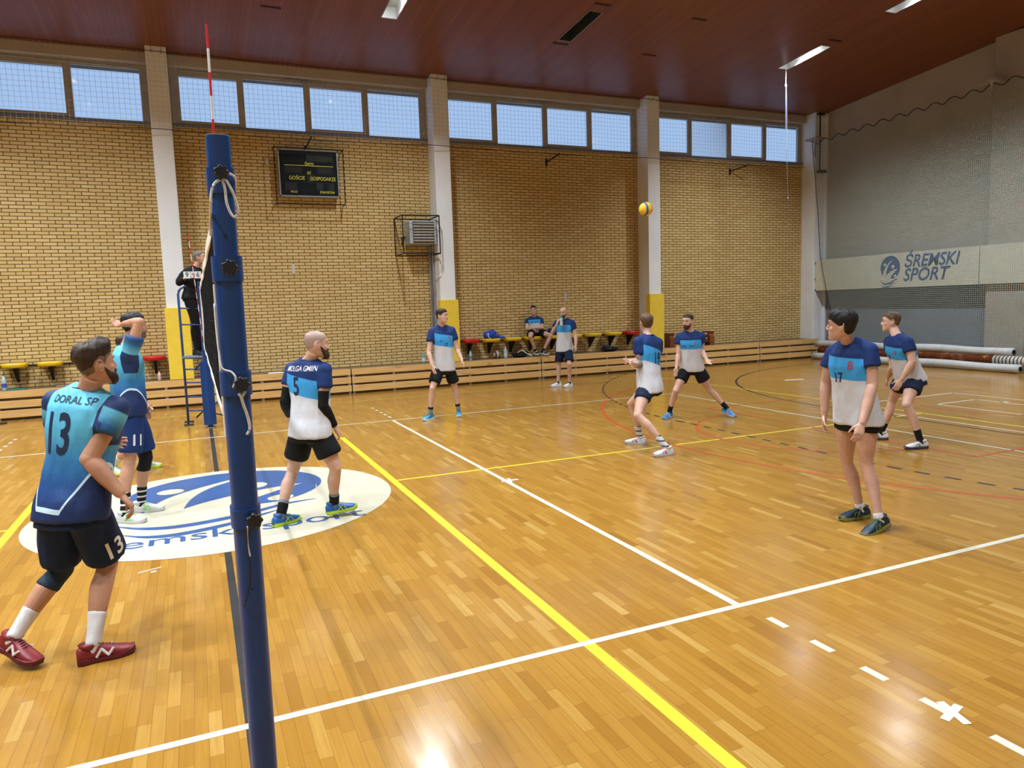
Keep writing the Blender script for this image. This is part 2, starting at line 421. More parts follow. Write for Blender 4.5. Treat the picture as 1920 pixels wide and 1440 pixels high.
def emblem_cells(G):
    """disc with two raised arms and three heads cut out, as grid cells"""
    arms = [poly([(.33, .72), (-.10, .45), (-.53, .02), (-.72, -.40), (-.84, -1.0)])+poly([(-.42, -1.0), (-.42, -.67), (-.33, -.16), (-.13, .26), (.33, .72)]),
            poly([(.80, -.10), (.45, -.16), (.18, -.26), (-.15, -.43), (-.42, -.67), (-.6, -1.0)])+poly([(.0, -1.0), (.06, -.86), (.22, -.62), (.40, -.44), (.62, -.24), (.80, -.10)])]
    def inside(x, y, P):
        c = False; n = len(P)
        for k in range(n):
            (a, b), (d, e) = P[k], P[k-1]
            if (b > y) != (e > y) and x < (d-a)*(y-b)/(e-b)+a: c = not c
        return c
    out = []
    for i in range(G):
        for j in range(G):
            x, y = (i+.5)/G*2-1, (j+.5)/G*2-1
            if x*x+y*y > 1 or y < -.90+.06*x: continue
            if any((x-hx)**2+(y-hy)**2 < q*q for hx, hy, q in ((-.56, .27, .135), (.27, .08, .16), (.50, -.70, .13))): continue
            if any(inside(x, y, P) for P in arms): continue
            out.append((i, j))
    return out
def emblem(bm, tf, G=250):
    if not EMB: EMB.extend(emblem_cells(G))
    vm = {}
    def vv(i, j):
        if (i, j) not in vm: vm[(i, j)] = bm.verts.new(tf((i/G*2-1, j/G*2-1)))
        return vm[(i, j)]
    for i, j in EMB: bm.faces.new((vv(i, j), vv(i+1, j), vv(i+1, j+1), vv(i, j+1)))
    for ctr, w in (([(-1.04, -.98), (-.75, -1.27), (-.40, -1.37), (.1, -1.25), (.5, -1.03), (.82, -.97)], .065), ([(-.90, -1.42), (-.70, -1.60), (-.44, -1.66), (-.05, -1.55), (.25, -1.36), (.46, -1.22)], .060)):
        c = poly(ctr, 5); n = len(c)-1
        top = [(x, y+w*math.sin(PI*(.06+.9*k/n))) for k, (x, y) in enumerate(c)]; bot = [(x, y-w*math.sin(PI*(.06+.9*k/n))) for k, (x, y) in enumerate(c)]
        leaf(bm, top, bot, tf)
bm = BM(); emblem(bm, lambda p: V((.075+p[0]*1.04, 5.09+p[1]*.93, .0034)))
obj('emblem', bm, M['logoblue'], sheet)
bm = text_mesh('śremski sport', .40, 1.12, .004); place(bm, (.0, 3.42, .0036), (1, 0, 0), (0, 1, 0))
obj('lettering', bm, M['logoblue'], sheet)

# ---------------------------------------------------------------- ceiling lamps
li = 0
def lamp(x, row, on, label):
    y0, y1 = LYROW[row]; xm, ym = x+.15, (y0+y1)/2
    t = thing('ceiling_light', label, 'ceiling light', (xm, ym, zc(ym)), 0, 'recessed ceiling lights')
    bm = BM(); h = .22
    a, b, c, d = V((x, y0, zc(y0)-.003)), V((x+.3, y0, zc(y0)-.003)), V((x+.3, y1, zc(y1)-.003)), V((x, y1, zc(y1)-.003)); U = V((0, 0, h))
    for p, q in ((a, b), (b, c), (c, d), (d, a)): quad(bm, [p, q, q+U, p+U])
    quad(bm, [a+U, b+U, c+U, d+U])
    obj('housing', bm, M['reflector'] if on else M['off'], t)
    bm = BM()
    for p, q in ((a, b), (b, c), (c, d), (d, a)):
        o = V((0, 0, -.002)); n_ = (q-p).cross(V((0, 0, 1))).normalized()*.018
        quad(bm, [p+o, q+o, q+o+n_, p+o+n_])
    obj('rim', bm, M['steel'], t)
    bm = BM(); ell(bm, V((xm, ym, zc(ym)+.15)), (.05, .16, .05)); 
    obj('bulb', bm, M['bulb'] if on else M['off'], t, smooth=True)
    if on:
        L = bpy.data.lights.new('lamp', 'AREA'); L.shape = 'RECTANGLE'; L.size = .14; L.size_y = .60; L.energy = LAMP_W*on; L.color = (.89, .955, 1.0); L.spread = math.radians(130)
        lo = bpy.data.objects.new('lamp', L); C.objects.link(lo); lo.location = V((xm, ym, zc(ym)+.085)); lo.parent = t; lo.matrix_parent_inverse = Matrix.Translation(-t.location)
t = NT('bulb'); t.b.inputs['Emission Color'].default_value = (1, .97, .92, 1); t.b.inputs['Emission Strength'].default_value = 30; M['bulb'] = t.m
rown = ['row nearest the windows', 'second row from the windows', 'middle row', 'fourth row from the windows', 'row farthest from the windows']
for x, on in LX:
    for r in range(5):
        s = 'lit' if on else 'unlit dark'
        where = {-2.62: 'above the net post side', 3.72: 'over the near court', 7.66: 'over the middle of the court', 10.06: 'beyond the middle of the court', 13.95: 'near the right wall', 1.38: 'left of the centre bay'}.get(x, 'on the far left')
        lamp(x, r, on, '%s recessed ceiling light, %s, %s' % (s, where, rown[r]))
# thin hatch marks across the planks
for x in (7.36, 9.72, 13.62, 1.2):
    for y in (9.5, 11.35) if x != 13.62 else (9.5,):
        bm = BM(); box(bm, (x+.25, y, zc(y)-.012), (x+.62, y+.05, zc(y)+.01)); tag(obj('ceiling_batten', bm, M['dark']), {7.36: 'dark batten on ceiling by the unlit lamp opening', 9.72: 'dark batten on bare ceiling right of the unlit lamp', 13.62: 'dark batten on ceiling by the lit lamp near the wall', 1.2: 'dark batten on ceiling left of the front lit lamp'}[x]+(', nearer the windows' if y > 10 else ', farther from the windows'), 'batten')
# ---------------------------------------------------------------- protective nets
def sheet_net(name, pts, mat):
    bm = BM()
    rows = [[bm.verts.new(V(p)) for p in r] for r in pts]
    for a, b in zip(rows, rows[1:]):
        for k in range(len(a)-1): bm.faces.new((a[k], a[k+1], b[k+1], b[k]))
    return obj(name, bm, mat)
nt = thing('safety_net', 'fine protective net hung before the high windows and column tops', 'net', (2.5, 13.55, 5.85))
g = []
xs_ = [-12.5+.3*i for i in range(100)]
for z in (5.85, 6.6, 7.40): g.append([(x, 13.56-.05*math.sin((x*1.0+.2)*2.04)**2, z+(.0 if z > 5.9 else -.05*abs(math.sin((x+.5)*.511)))) for x in xs_])
o = sheet_net('netting', g, M['winnet']); o.parent = nt; o.matrix_parent_inverse = Matrix.Translation(-nt.location)
for z in (5.85, 7.40):
    bm = BM(); tube(bm, [(x, 13.56-.05*math.sin((x*1.0+.2)*2.04)**2, z+(.0 if z > 5.9 else -.05*abs(math.sin((x+.5)*.511)))) for x in xs_], .008, 5); obj('edge_cord', bm, M['dark'], nt)
for x in CX[1:]:
    for dx in (.12, .30):
        bm = BM(); tube(bm, [(x+dx, 13.67, 7.40), (x+dx, 13.55, 7.42), (x+dx, 13.55, 7.5)], .012, 6); obj('hook', bm, M['cream'], nt)
nt = thing('safety_net', 'large grey protective net hung before the right end wall', 'net', (17.6, 8, 0))
g = []
def nedge(z): 
    P = [(0, 12.4), (1.04, 12.58), (2.08, 12.91), (3.15, 13.19), (4.45, 13.32), (6.63, 13.62), (9, 13.6)]
    for (a, b), (c, d) in zip(P, P[1:]):
        if a <= z <= c: return b+(d-b)*(z-a)/(c-a)
ctop = lambda y: 6.62-.0*y+.035*(13.5-y)-.0
tops = []
for i in range(241):
    f = i/240; y_top = 13.6-18*f
    sag = .11*abs(math.sin(f*PI*24))
    tops.append((y_top, ctop(y_top)-.12+.12*abs(math.cos(f*PI*36))**1.5))
rows = []
for j in range(13):
    zf = j/12; r = []
    for i in range(241):
        yt, zt = tops[i]; z = .60+(zt-.60)*zf; ye = nedge(z); y = ye-18*(i/240); r.append((17.58+.06*math.sin(y*1.3+zf*2)*(1-zf*.5), y, z))
    rows.append(r)
o = sheet_net('netting', rows, M['wallnet']); o.parent = nt; o.matrix_parent_inverse = Matrix.Translation(-nt.location)
bm = BM(); tube(bm, rows[-1], .012, 5); obj('edge_cord', bm, M['dark'], nt)
bm = BM(); tube(bm, [r[0] for r in rows], .010, 5); obj('edge_cord', bm, M['dark'], nt)
for nm, y in (('by the corner', 13.55), ('by the pier', 8.2)):
    bm = BM(); box(bm, (17.45, y-.25, 6.66+.035*(13.5-y)), (17.8, y+.2, 6.72+.035*(13.5-y))); tube(bm, [(17.55, y-.1, 6.7+.035*(13.5-y)), (17.75, y+.1, 6.2+.035*(13.5-y))], .03, 6); obj('bracket', bm, M['frame'], nt)
# black pulley post in the corner
bm = BM(); tube(bm, [(17.75, 13.45, 7.48), (17.75, 13.45, 5.75)], .022, 6); box(bm, (17.66, 13.4, 7.40), (17.9, 13.5, 7.45)); box(bm, (17.68, 13.35, 5.68), (17.95, 13.5, 5.76))
tag(obj('net_pole', bm, M['dark']), 'thin black vertical pole in the top right corner by the column', 'pole')
# ---------------------------------------------------------------- banner board
bt = thing('banner_board', 'long cream board with blue emblem and lettering high on right wall', 'banner', (17.85, 10, 2.1))
bm = BM(); box(bm, (17.86, 8.47, 2.10), (17.95, 13.66, 3.05)); obj('panel', bm, plain('banner_cream', (.66, .65, .54), .6, .3, var=.03), bt, bevel=.006)
bm = BM(); box(bm, (17.86, 3.2, 2.10), (17.95, 8.45, 3.05)); obj('panel', bm, bpy.data.materials['banner_cream'], bt, bevel=.006)
bm = BM(); box(bm, (17.95, 3.2, 2.92), (18.2, 13.6, 3.0)); box(bm, (17.95, 3.2, 2.12), (18.2, 13.6, 2.2)); obj('back_rail', bm, M['dark'], bt)
bm = BM(); tube(bm, [(17.9, 13.76, 2.08), (17.9, 13.76, 2.98)], .03, 8)
for z in (2.12, 2.45, 2.95): box(bm, (17.85, 13.68, z-.03), (17.98, 13.90, z+.03))
obj('bracket', bm, M['dark'], bt)
bnx = 17.855
bm = BM(); emblem(bm, lambda p: V((bnx, 10.98-p[0]*.31, 2.66+p[1]*.33))); obj('emblem', bm, M['logoblue'], bt)
bm = text_mesh('ŚREMSKI', .47, .86, .018, .25); place(bm, (bnx-.001, 9.78, 2.79), (0, -1, 0), (0, 0, 1)); 
obj('lettering', bm, M['logoblue'], bt)
bm = text_mesh('SPORT', .47, .92, .018, .25); place(bm, (bnx-.001, 9.93, 2.42), (0, -1, 0), (0, 0, 1)); obj('lettering', bm, M['logoblue'], bt)
# ---------------------------------------------------------------- rolled mats along the right wall
def roll(name, y0, y1, x, z, r, mat, label, cat, rings=None, droop=0):
    t = thing(name, label, cat, (x, (y0+y1)/2, 0))
    bm = BM(); P = []
    for i in range(25):
        f = i/24; y = y0+(y1-y0)*f; P.append(V((x+.03*math.sin(f*9), y, z+.015*math.sin(f*14+r*30)-droop*f)))
    tube(bm, P, r, 18); obj('rolled_sheet', bm, mat, t, smooth=True)
    bm = BM(); tube(bm, [V((P[0].x, y0+.004, P[0].z)), V((P[0].x, y0-.012, P[0].z))], r*.55, 14); obj('core', bm, M['dark'], t)
    return t
M['matgrey'] = plain('white_vinyl', (.50, .52, .53), .5, .3, var=.05)
t_ = NT('brown_carpet', .9, .1); f_ = t_.noise(t_.coord(), 6, 3)
t_.base(t_.ramp(f_, [(.45, (.10, .028, .010)), (.62, (.14, .042, .014)), (.66, (.32, .15, .06))])); M['carpet'] = t_.m
M['stripes'] = NT('striped_backing', .9, .1); s_ = M['stripes']; w_ = s_.math('LESS_THAN', s_.math('FRACT', s_.math('DIVIDE', s_.sep(s_.coord())[1], .085)), .3); M['stripes'] = s_.base(s_.mix(w_, (.50, .48, .45), (.02, .02, .02)))
roll('rolled_mat', 7.05, 13.2, 17.33, .11, .105, M['matgrey'], 'white rolled vinyl sheet lying lowest on the floor', 'rolled mat')
roll('rolled_mat', 7.35, 13.3, 17.55, .475, .105, M['matgrey'], 'white rolled vinyl sheet lying topmost along the right wall', 'rolled mat')
t = roll('rolled_carpet', 7.75, 13.1, 17.48, .275, .105, M['carpet'], 'brown patterned rolled carpet between the two white rolls', 'rolled carpet')
bm = BM(); tube(bm, [(17.48, 7.74, .275), (17.49, 6.6, .27)], .115, 18); obj('rolled_backing', bm, M['stripes'], t, smooth=True, label='striped white and black backing')
roll('rolled_mat', 7.6, 13.2, 17.86, .24, .13, M['matgrey'], 'white rolled vinyl sheet hidden behind the brown carpet roll', 'rolled mat')

# ---------------------------------------------------------------- bleachers (folded)
seams = [-11.82, -6.82, -1.82, 3.18, 8.18, 13.18, 15.56, 17.97]
wh = ['far left', 'left, behind the players in gradient shirts', 'behind the net post', 'below the wall heater', 'under the seated player', 'behind the receiving player', 'rightmost, by the end wall']
for i, (x0, x1) in enumerate(zip(seams, seams[1:])):
    t = thing('folded_bleacher', 'folded pine bleacher section, '+wh[i], 'bleacher', ((x0+x1)/2, 13.65, 0), 0, 'folded bleachers along the brick wall')
    for k, (z0, z1, dy) in enumerate(((.055, .205, 0), (.248, .395, .012), (.448, .592, .024))):
        bm = BM(); box(bm, (x0+.012, 13.575+dy, z0), (x1-.012, 13.605+dy, z1)); obj('front_board', bm, M['bench'], t, bevel=.004)
        bm = BM(); box(bm, (x0+.012, 13.60+dy, z1-.03), (x1-.012, 13.668, z1-.004)); obj('tread', bm, M['deck'], t)
    bm = BM()
    cols = [(c-.001, c+.401) for c in CX if x0 < c+.2 < x1]
    a = x0+.012
    for c0, c1 in cols: box(bm, (a, 13.668, .555), (c0, 14.19, .588)); a = c1
    box(bm, (a, 13.668, .555), (min(x1-.012, 17.79), 14.19, .588)); obj('top_deck', bm, M['deck'], t)
    n_ = max(2, round((x1-x0)/1.0))
    for j in range(n_+1):
        x = x0+.05+(x1-x0-.1)*j/n_
        bm = BM(); box(bm, (x-.03, 13.61, .0), (x+.03, 13.654, .55)); obj('upright', bm, M['steel'], t)
    bm = BM(); box(bm, (x0+.02, 13.655, 0.0), (x1-.02, 13.668, .55)); obj('kick_plate', bm, M['deck'], t)
    for j in range(n_+1):
        x = x0+.07+(x1-x0-.14)*j/n_
        for z in (.225, .42): bm = BM(); tube(bm, [(x, 13.612, z), (x, 13.59, z)], .016, 8); obj('bolt', bm, M['steel'], t)
# yellow column pads
padw = ['behind the referee stand', 'beside the grey heating pipes', 'beside the brown wooden bench', 'on the far left']
for x, w in zip((-.66, 5.50, 11.65, -6.81), padw):
    t = thing('column_pad', 'yellow safety pad strapped to white column, '+w, 'pad', (x+.2, 13.7, .6))
    bm = BM(); box(bm, (x-.04, 13.60, .60), (x+.44, 13.675, 2.15)); box(bm, (x-.04, 13.675, .60), (x-.004, 13.80, 2.15)); box(bm, (x+.404, 13.675, .60), (x+.44, 13.80, 2.15))
    obj('padding', bm, M['yellowpad'], t, bevel=.012)
# ---------------------------------------------------------------- seats on the wall
def seat_proto(mat):
    t = thing('stadium_chair', '', 'chair', (0, 0, 0))
    bm = BM(); R_ = []
    for z, s in ((-.045, .84), (-.03, .93), (.025, 1.0), (.040, .98), (.044, .95)): R_.append((V((0, 0, 1.075+z)), V((1, 0, 0)), V((0, 1, 0)), .235*s, .20*s, 3.4))
    R_ += [(V((0, 0, 1.112)), V((1, 0, 0)), V((0, 1, 0)), .20, .165, 3.2), (V((0, 0, 1.088)), V((1, 0, 0)), V((0, 1, 0)), .12, .10, 2.5)]
    loft(bm, R_, 28); obj('seat_shell', bm, mat, t, smooth=True)
    bm = BM(); box(bm, (-.03, -.06, .96), (.03, .2, 1.03)); vs = [bm.verts.new(V(p)) for p in ((-.025, -.1, 1.03), (.025, -.1, 1.03), (.025, .22, 1.03), (-.025, .22, 1.03), (-.025, .20, .72), (.025, .20, .72))]
    for f in ((0, 1, 2, 3), (0, 4, 5, 1), (3, 2, 5, 4), (0, 3, 4), (1, 5, 2)): bm.faces.new([vs[i] for i in f])
    obj('bracket', bm, M['dark'], t)
    return t
SY = 13.97
sl = [(-3.55, 'yellow', 'leftmost of all, with a pale cloth on it'), (-2.93, 'yellow', 'second from the left'), (-.98, 'red', 'left of the yellow pad behind the referee stand'), (6.35, 'red', 'just right of the yellow column pad'),
      (6.92, 'yellow', 'under the blue bag'), (7.54, 'yellow', 'with papers on it, left of the seated player'), (8.12, 'yellow', 'under the seated player'), (8.77, 'yellow', 'right of the seated player, behind the drinking man'), (9.36, 'yellow', 'just right of the drinking man'),
      (9.97, 'yellow', 'above the black bag on the right'), (10.62, 'yellow', 'left of the red seat beside the third column'), (11.22, 'red', 'left of the third yellow column pad')]
protos = {}
for x, c, w in sl:
    lab = '%s wall chair, %s' % (c, w)
    if c not in protos: protos[c] = seat_proto(M[c]); protos[c].location = (x, SY, 0); protos[c]['label'] = lab; protos[c]['group'] = 'plastic chairs on the brick wall'
    else: dup(protos[c], (x, SY, 0), lab, 'plastic chairs on the brick wall')
for x0, x1, w in ((-5.4, -.75, 'left of the first yellow pad'), (6.0, 11.6, 'between the second and third yellow pads')):
    bm = BM(); box(bm, (x0, 14.165, 1.035), (x1, 14.195, 1.070)); tag(obj('seat_rail', bm, M['dark']), 'long black steel rail carrying wall seats, '+w, 'rail')
# ================================================================ volleyball net, posts, antennas
M['ropeb'] = plain('pale_rope', (.28, .30, .50), .8)
def post(name, y, label, sgn, detail=True):
    t = thing(name, label, 'net post', (0.003, y, 0))
    x = .003
    def prof(z0, z1, rx, ry, e=3.0): return [(V((x, y, z)), V((1, 0, 0)), V((0, 1, 0)), rx, ry, e) for z in (z0, z1)]
    bm = BM(); loft(bm, prof(0, 2.10, .0425, .060), 40); obj('lower_tube', bm, M['bluepost'], t, smooth=True).modifiers.new('e', 'EDGE_SPLIT').split_angle = .9
    bm = BM(); loft(bm, prof(2.08, 2.545, .037, .054), 40); obj('upper_tube', bm, M['bluepost'], t, smooth=True).modifiers.new('e', 'EDGE_SPLIT').split_angle = .9
    bm = BM(); loft(bm, prof(2.545, 2.549, .036, .053), 40); obj('end_cap', bm, M['steel'], t)
    for z0, z1, rx, ry in ((2.365, 2.445, .043, .060), (2.09, 2.17, .0475, .065), (1.72, 1.798, .0495, .067), (1.278, 1.340, .0485, .066)):
        bm = BM(); loft(bm, prof(z0, z1, rx, ry), 40); c_ = obj('collar', bm, M['bluepost'], t, smooth=True); c_.modifiers.new('e', 'EDGE_SPLIT').split_angle = .9
        if detail:
            zk = (z0+z1)/2+(.018 if z0 > 2.3 else 0); kx = {2.365: 0.0, 2.09: .004, 1.72: .014, 1.278: .022}[z0]
            R = .021 if z0 > 2.3 else .024
            bm = BM(); N = 42
            for yy, sc in ((-.004, .8), (-.018, 1.0), (-.034, 1.0), (-.040, .85)): pass
            rr = []
            for yy, sc in ((-.002, .5), (-.012, .5), (-.014, .92), (-.018, 1.0), (-.034, 1.0), (-.039, .9)):
                rr.append([bm.verts.new((x+kx+sc*R*(1+.13*math.cos(7*a))*math.cos(a), y-ry+yy*1.0, zk+sc*R*(1+.13*math.cos(7*a))*math.sin(a))) for a in [2*PI*i/N for i in range(N)]])
            for a, b in zip(rr, rr[1:]):
                for i in range(N): bm.faces.new((a[i], a[(i+1) % N], b[(i+1) % N], b[i]))
            bm.faces.new(rr[0]); bm.faces.new(rr[-1])
            obj('star_knob', bm, M['rubber'], c_)
    for z in (2.231, 1.068):
        bm = BM(); tube(bm, [(x, y-.060, z), (x, y-.0545, z)], .004, 10); obj('bolt_hole', bm, M['rubber'], t)
    bm = BM(); loft(bm, prof(0, .02, .09, .10, 2), 32); obj('floor_flange', bm, M['steel'], t)
    return t
near = post('net_post', -1.0, 'large blue net post close to camera with black knobs and white ropes', 1)
far = post('net_post', 10.12, 'far blue net post beside the referee ladder', -1, False)
bm = BM()
for a in range(6):
    c = V((.003+.085*math.cos(a*PI/3+.5), 10.12+.085*math.sin(a*PI/3+.5), 0)); tube(bm, [c+V((0, 0, .06)), c+V((0, 0, 1.16))], .030, 10)
loft(bm, [(V((.003, 10.12, z)), V((1, 0, 0)), V((0, 1, 0)), .10, .10, 2) for z in (.06, 1.14)], 20)
obj('post_padding', bm, M['bluepost'], far, smooth=False)
fy = -1.066
def rope(name, pts, r, mat, parent, n=5):
    bm = BM(); tube(bm, bez(pts, n), r, 8); return obj(name, bm, mat, parent, smooth=True)
rope('rope', [(-.001, fy-.012, 2.404), (-.020, fy-.016, 2.388), (-.030, fy-.014, 2.36), (-.034, fy-.012, 2.325), (-.036, -1.03, 2.30), (-.037, -.9, 2.25)], .0042, M['rope'], near)
rope('rope', [(.004, fy-.012, 2.404), (.010, fy-.016, 2.376), (.012, fy-.014, 2.335), (.020, fy-.012, 2.305), (.031, fy-.012, 2.289), (.042, fy-.012, 2.297), (.044, fy-.012, 2.315), (.034, fy-.012, 2.360), (.018, fy-.014, 2.396), (.005, fy-.014, 2.41)], .0040, M['rope'], near)
rope('rope', [(.020, fy-.010, 2.424), (.034, fy-.006, 2.420), (.0445, fy+.01, 2.412), (.0455, -1.0, 2.395), (.043, -.95, 2.38)], .0038, M['rope'], near)
rope('rope', [(-.0440, -1.0, 2.02), (-.0445, -1.02, 1.95), (-.043, -1.05, 1.87), (-.038, fy-.002, 1.815), (-.012, fy-.012, 1.801), (0, fy-.02, 1.783), (-.004, fy-.02, 1.765), (-.010, fy-.02, 1.75)], .0032, M['rope'], near)
rope('rope', [(.006, fy-.022, 1.730), (.014, fy-.028, 1.722), (.026, fy-.022, 1.738)], .0050, M['rope'], near)
rope('rope', [(.012, fy-.022, 1.722), (.018, fy-.014, 1.69), (.026, fy-.006, 1.661), (.032, fy-.004, 1.625), (.031, fy-.004, 1.607), (.022, fy-.004, 1.592)], .0045, M['rope'], near)
rope('cord', [(.002, fy-.02, 1.29), (.000, fy-.006, 1.26), (.000, fy-.004, 1.22), (.004, fy-.004, 1.184)], .0028, M['rope'], near)
rope('cord', [(-.002, fy-.02, 1.29), (-.002, fy-.006, 1.24), (.001, fy-.004, 1.16), (-.002, fy-.004, 1.09), (-.022, fy-.002, 1.03), (-.036, -1.03, 1.01)], .0020, M['rubber'], near)
# the net itself: real cords, sagging
nt = thing('volleyball_net', 'black mesh volleyball net with white top and bottom bands', 'net', (0, 4.6, 1.43))
Y0, Y1, ZT, ZB = -.12, 9.35, 2.43, 1.43
def nx(y, z): return .030*math.sin((y-Y0)/(Y1-Y0)*PI)*math.sin((z-ZB)/(ZT-ZB)*PI)*1.0+.012*math.sin(y*1.9+z*5)*math.sin((z-ZB)/(ZT-ZB)*PI)
bm = BM()
k = 0; y = Y0
while y <= Y1+.001:
    tube(bm, [(nx(y, ZB+i*.1)-.0, y, ZB+i*.1) for i in range(11)], .0022, 4); y += .1
for i in range(11):
    z = ZB+i*.1
    tube(bm, [(nx(Y0+j*.2, z), Y0+j*.2, z+.0) for j in range(int((Y1-Y0)/.2)+1)], .0022, 4)
obj('mesh', bm, M['netcord'], nt)
def band(name, z0, z1, th=.006, y0=Y0, y1=Y1, lab=None):
    bm = BM(); R_ = []
    N = 30
    for i in range(N+1):
        y = y0+(y1-y0)*i/N; R_.append((V((0.0+.004*math.sin(y*3), y, (z0+z1)/2+.004*math.sin(y*2.1))), V((1, 0, 0)), V((0, 0, 1)), th, (z1-z0)/2, 6))
    loft(bm, R_, 12); o = obj(name, bm, M['netband'], nt)
    return o
band('top_band', 2.37, 2.44); band('bottom_band', 1.41, 1.455)
for y, nm in ((Y0, 0), (Y1, 1)):
    bm = BM(); box(bm, (-.008, y-.03, 1.42), (.008, y+.03, 2.43)); obj('end_band', bm, M['netband'], nt, bevel=.003)
for y in (0, 9):
    bm = BM(); box(bm, ((-.021, y-.02, 1.42) if y == 0 else (-.012, y-.025, 1.42)), ((-.011, y+.02, 2.12) if y == 0 else (.012, y+.025, 2.43))); obj('side_marker', bm, M['netband'], nt, bevel=.003)
for z in (2.42, 1.43):
    bm = BM(); tube(bm, [(0, Y0, z), (-.01, -.95, z-.01)], .004, 6); obj('tension_cord', bm, M['rope'], nt)
    bm = BM(); tube(bm, [(0, Y1, z), (0, 10.05, z)], .004, 6); obj('tension_cord', bm, M['rope'], nt)
for z in (1.63, 1.93, 2.2):
    bm = BM(); tube(bm, [(0, Y0, z), (-.012, -.95, z)], .0025, 6); obj('tension_cord', bm, M['netcord'], nt)
def antenna(a, b, label):
    t = thing('antenna', label, 'antenna', b)
    a, b = V(a), V(b)
    for i in range(18):
        p, q = b+(a-b)*i/18, b+(a-b)*(i+1)/18
        bm = BM(); tube(bm, [p, q], .0052, 8); obj('painted_stripe', bm, M['redpaint'] if (17-i) % 2 == 0 else M['whitepaint'], t, smooth=False)
antenna((.034, .0, 3.245), (.022, .0, 1.44), 'red and white antenna rising above the near net post')
antenna((-.115, 9, 3.23), (-.01, 9, 1.44), 'red and white antenna at the far end of net before the referee')

# ================================================================ referee stand
rs = thing('referee_stand', 'blue steel referee ladder stand at the far end of net', 'referee stand', (-.2, 10.7, 0))
rl = M['blueladder']
def rp(name, pts, r=.018, mat=None): bm = BM(); tube(bm, pts, r, 10); return obj(name, bm, mat or rl, rs, smooth=True)
rp('ladder_rail', [(-.36, 10.62, .02), (-.36, 10.62, 2.36)]+[(-.36+.20*(1-math.cos(a)), 10.62, 2.36+.14*math.sin(a)) for a in (.3, .7, 1.1, 1.5)]+[(-.12, 10.62, 2.5)])
rp('ladder_rail', [(-.36, 11.05, .02), (-.36, 11.05, 2.36), (-.30, 11.05, 2.48), (-.12, 11.05, 2.5)])
rp('ladder_rail', [(.0, 10.62, .02), (.0, 10.62, 2.5)])
rp('ladder_rail', [(.0, 11.05, .02), (.0, 11.05, 2.5)])
for z in (.27, .52, .78, 1.02, 1.22, 1.82, 2.11):
    rp('rung', [(-.36, 10.62, z), (.0, 10.62, z-.02)], .014)
    if z not in (1.82,): rp('rung', [(-.36, 10.62, z), (-.36, 11.05, z)], .014)
for y in (10.62, 11.05):
    bm = BM(); box(bm, (-.43, y-.03, 0), (-.27, y+.05, .025)); obj('foot_plate', bm, M['off'], rs)
    bm = BM(); box(bm, (-.06, y-.03, 0), (.08, y+.05, .025)); obj('foot_plate', bm, M['off'], rs)
bm = BM(); box(bm, (-.37, 10.60, 1.215), (.24, 11.08, 1.25)); obj('platform', bm, plain('grey_step', (.20, .26, .34), .6), rs, bevel=.004)
rp('brace', [(-.0, 10.62, .30), (.20, 10.62, .42)], .014); rp('brace', [(-.02, 10.62, .22), (.24, 10.9, .10)], .014)
rp('handle', [(-.22, 10.56, .0+.14), (-.02, 10.56, .32)], .014, M['rubber']); rp('handle', [(-.18, 10.56, 1.0), (-.04, 10.56, 1.17)], .012, M['rubber'])

# ================================================================ wall equipment
def txt(s, size, o, mat, parent, sx=.8, name='lettering', bold=.012):
    bm = text_mesh(s, size, sx, bold); place(bm, o, (1, 0, 0), (0, 0, 1)); return obj(name, bm, mat, parent)
sb = thing('scoreboard', 'black electronic scoreboard in wire cage high on brick wall', 'scoreboard', (2.55, 14.1, 4.6))
M['sbglass'] = plain('scoreboard_black', (.006, .009, .013), .55, .15); M['sbcell'] = plain('scoreboard_cell', (.022, .024, .028), .5, .2); M['sbcell2'] = plain('scoreboard_cell_green', (.022, .034, .030), .5, .2)
M['sbyellow'] = plain('scoreboard_yellow', (.72, .70, .10), .5)
bm = BM(); box(bm, (1.88, 13.94, 4.615), (3.20, 14.19, 5.65)); obj('case', bm, M['frame'], sb, bevel=.01)
bm = BM()
for a, b in (((1.87, 13.925, 5.63), (3.21, 13.95, 5.66)), ((1.87, 13.925, 4.605), (3.21, 13.95, 4.63)), ((1.87, 13.925, 4.6), (1.895, 13.95, 5.66)), ((3.185, 13.925, 4.6), (3.21, 13.95, 5.66))): box(bm, a, b)
obj('frame', bm, M['steel'], sb)
bm = BM(); box(bm, (1.895, 13.932, 4.63), (3.185, 13.945, 5.63)); obj('face', bm, M['sbglass'], sb)
def cell(x0, x1, z0, z1, m='sbcell'):
    bm = BM(); box(bm, (1.895+x0*1.29, 13.928, 5.63-z1), (1.895+x1*1.29, 13.934, 5.63-z0)); obj('display_cell', bm, M[m], sb)
cell(.47, .92, .07, .22, 'sbcell2'); cell(.09, .38, .35, .50); cell(.65, .90, .35, .50); cell(.47, .56, .52, .70, 'sbcell2'); cell(.08, .27, .72, .88); cell(.62, .73, .70, .86, 'sbcell2'); cell(.84, .93, .72, .87, 'sbcell2')
bm = BM()
for x0, x1, z in ((.08, .92, .05), (.08, .92, .23), (.08, .92, .52), (.08, .92, .70), (.08, .92, .885)): box(bm, (1.895+x0*1.29, 13.926, 5.63-z-.002), (1.895+x1*1.29, 13.934, 5.63-z+.002))
for x, z0, z1 in ((.08, .05, .98), (.92, .05, .98), (.47, .05, .23), (.46, .52, .70), (.27, .70, .88), (.83, .70, .88)): box(bm, (1.895+x*1.29-.002, 13.926, 5.63-z1), (1.895+x*1.29+.002, 13.934, 5.63-z0))
obj('cell_border', bm, M['off'], sb)
bm = BM(); box(bm, (2.0, 13.922, 5.63-.332), (3.09, 13.93, 5.63-.320)); obj('yellow_rule', bm, M['sbyellow'], sb)
Yt = 13.920
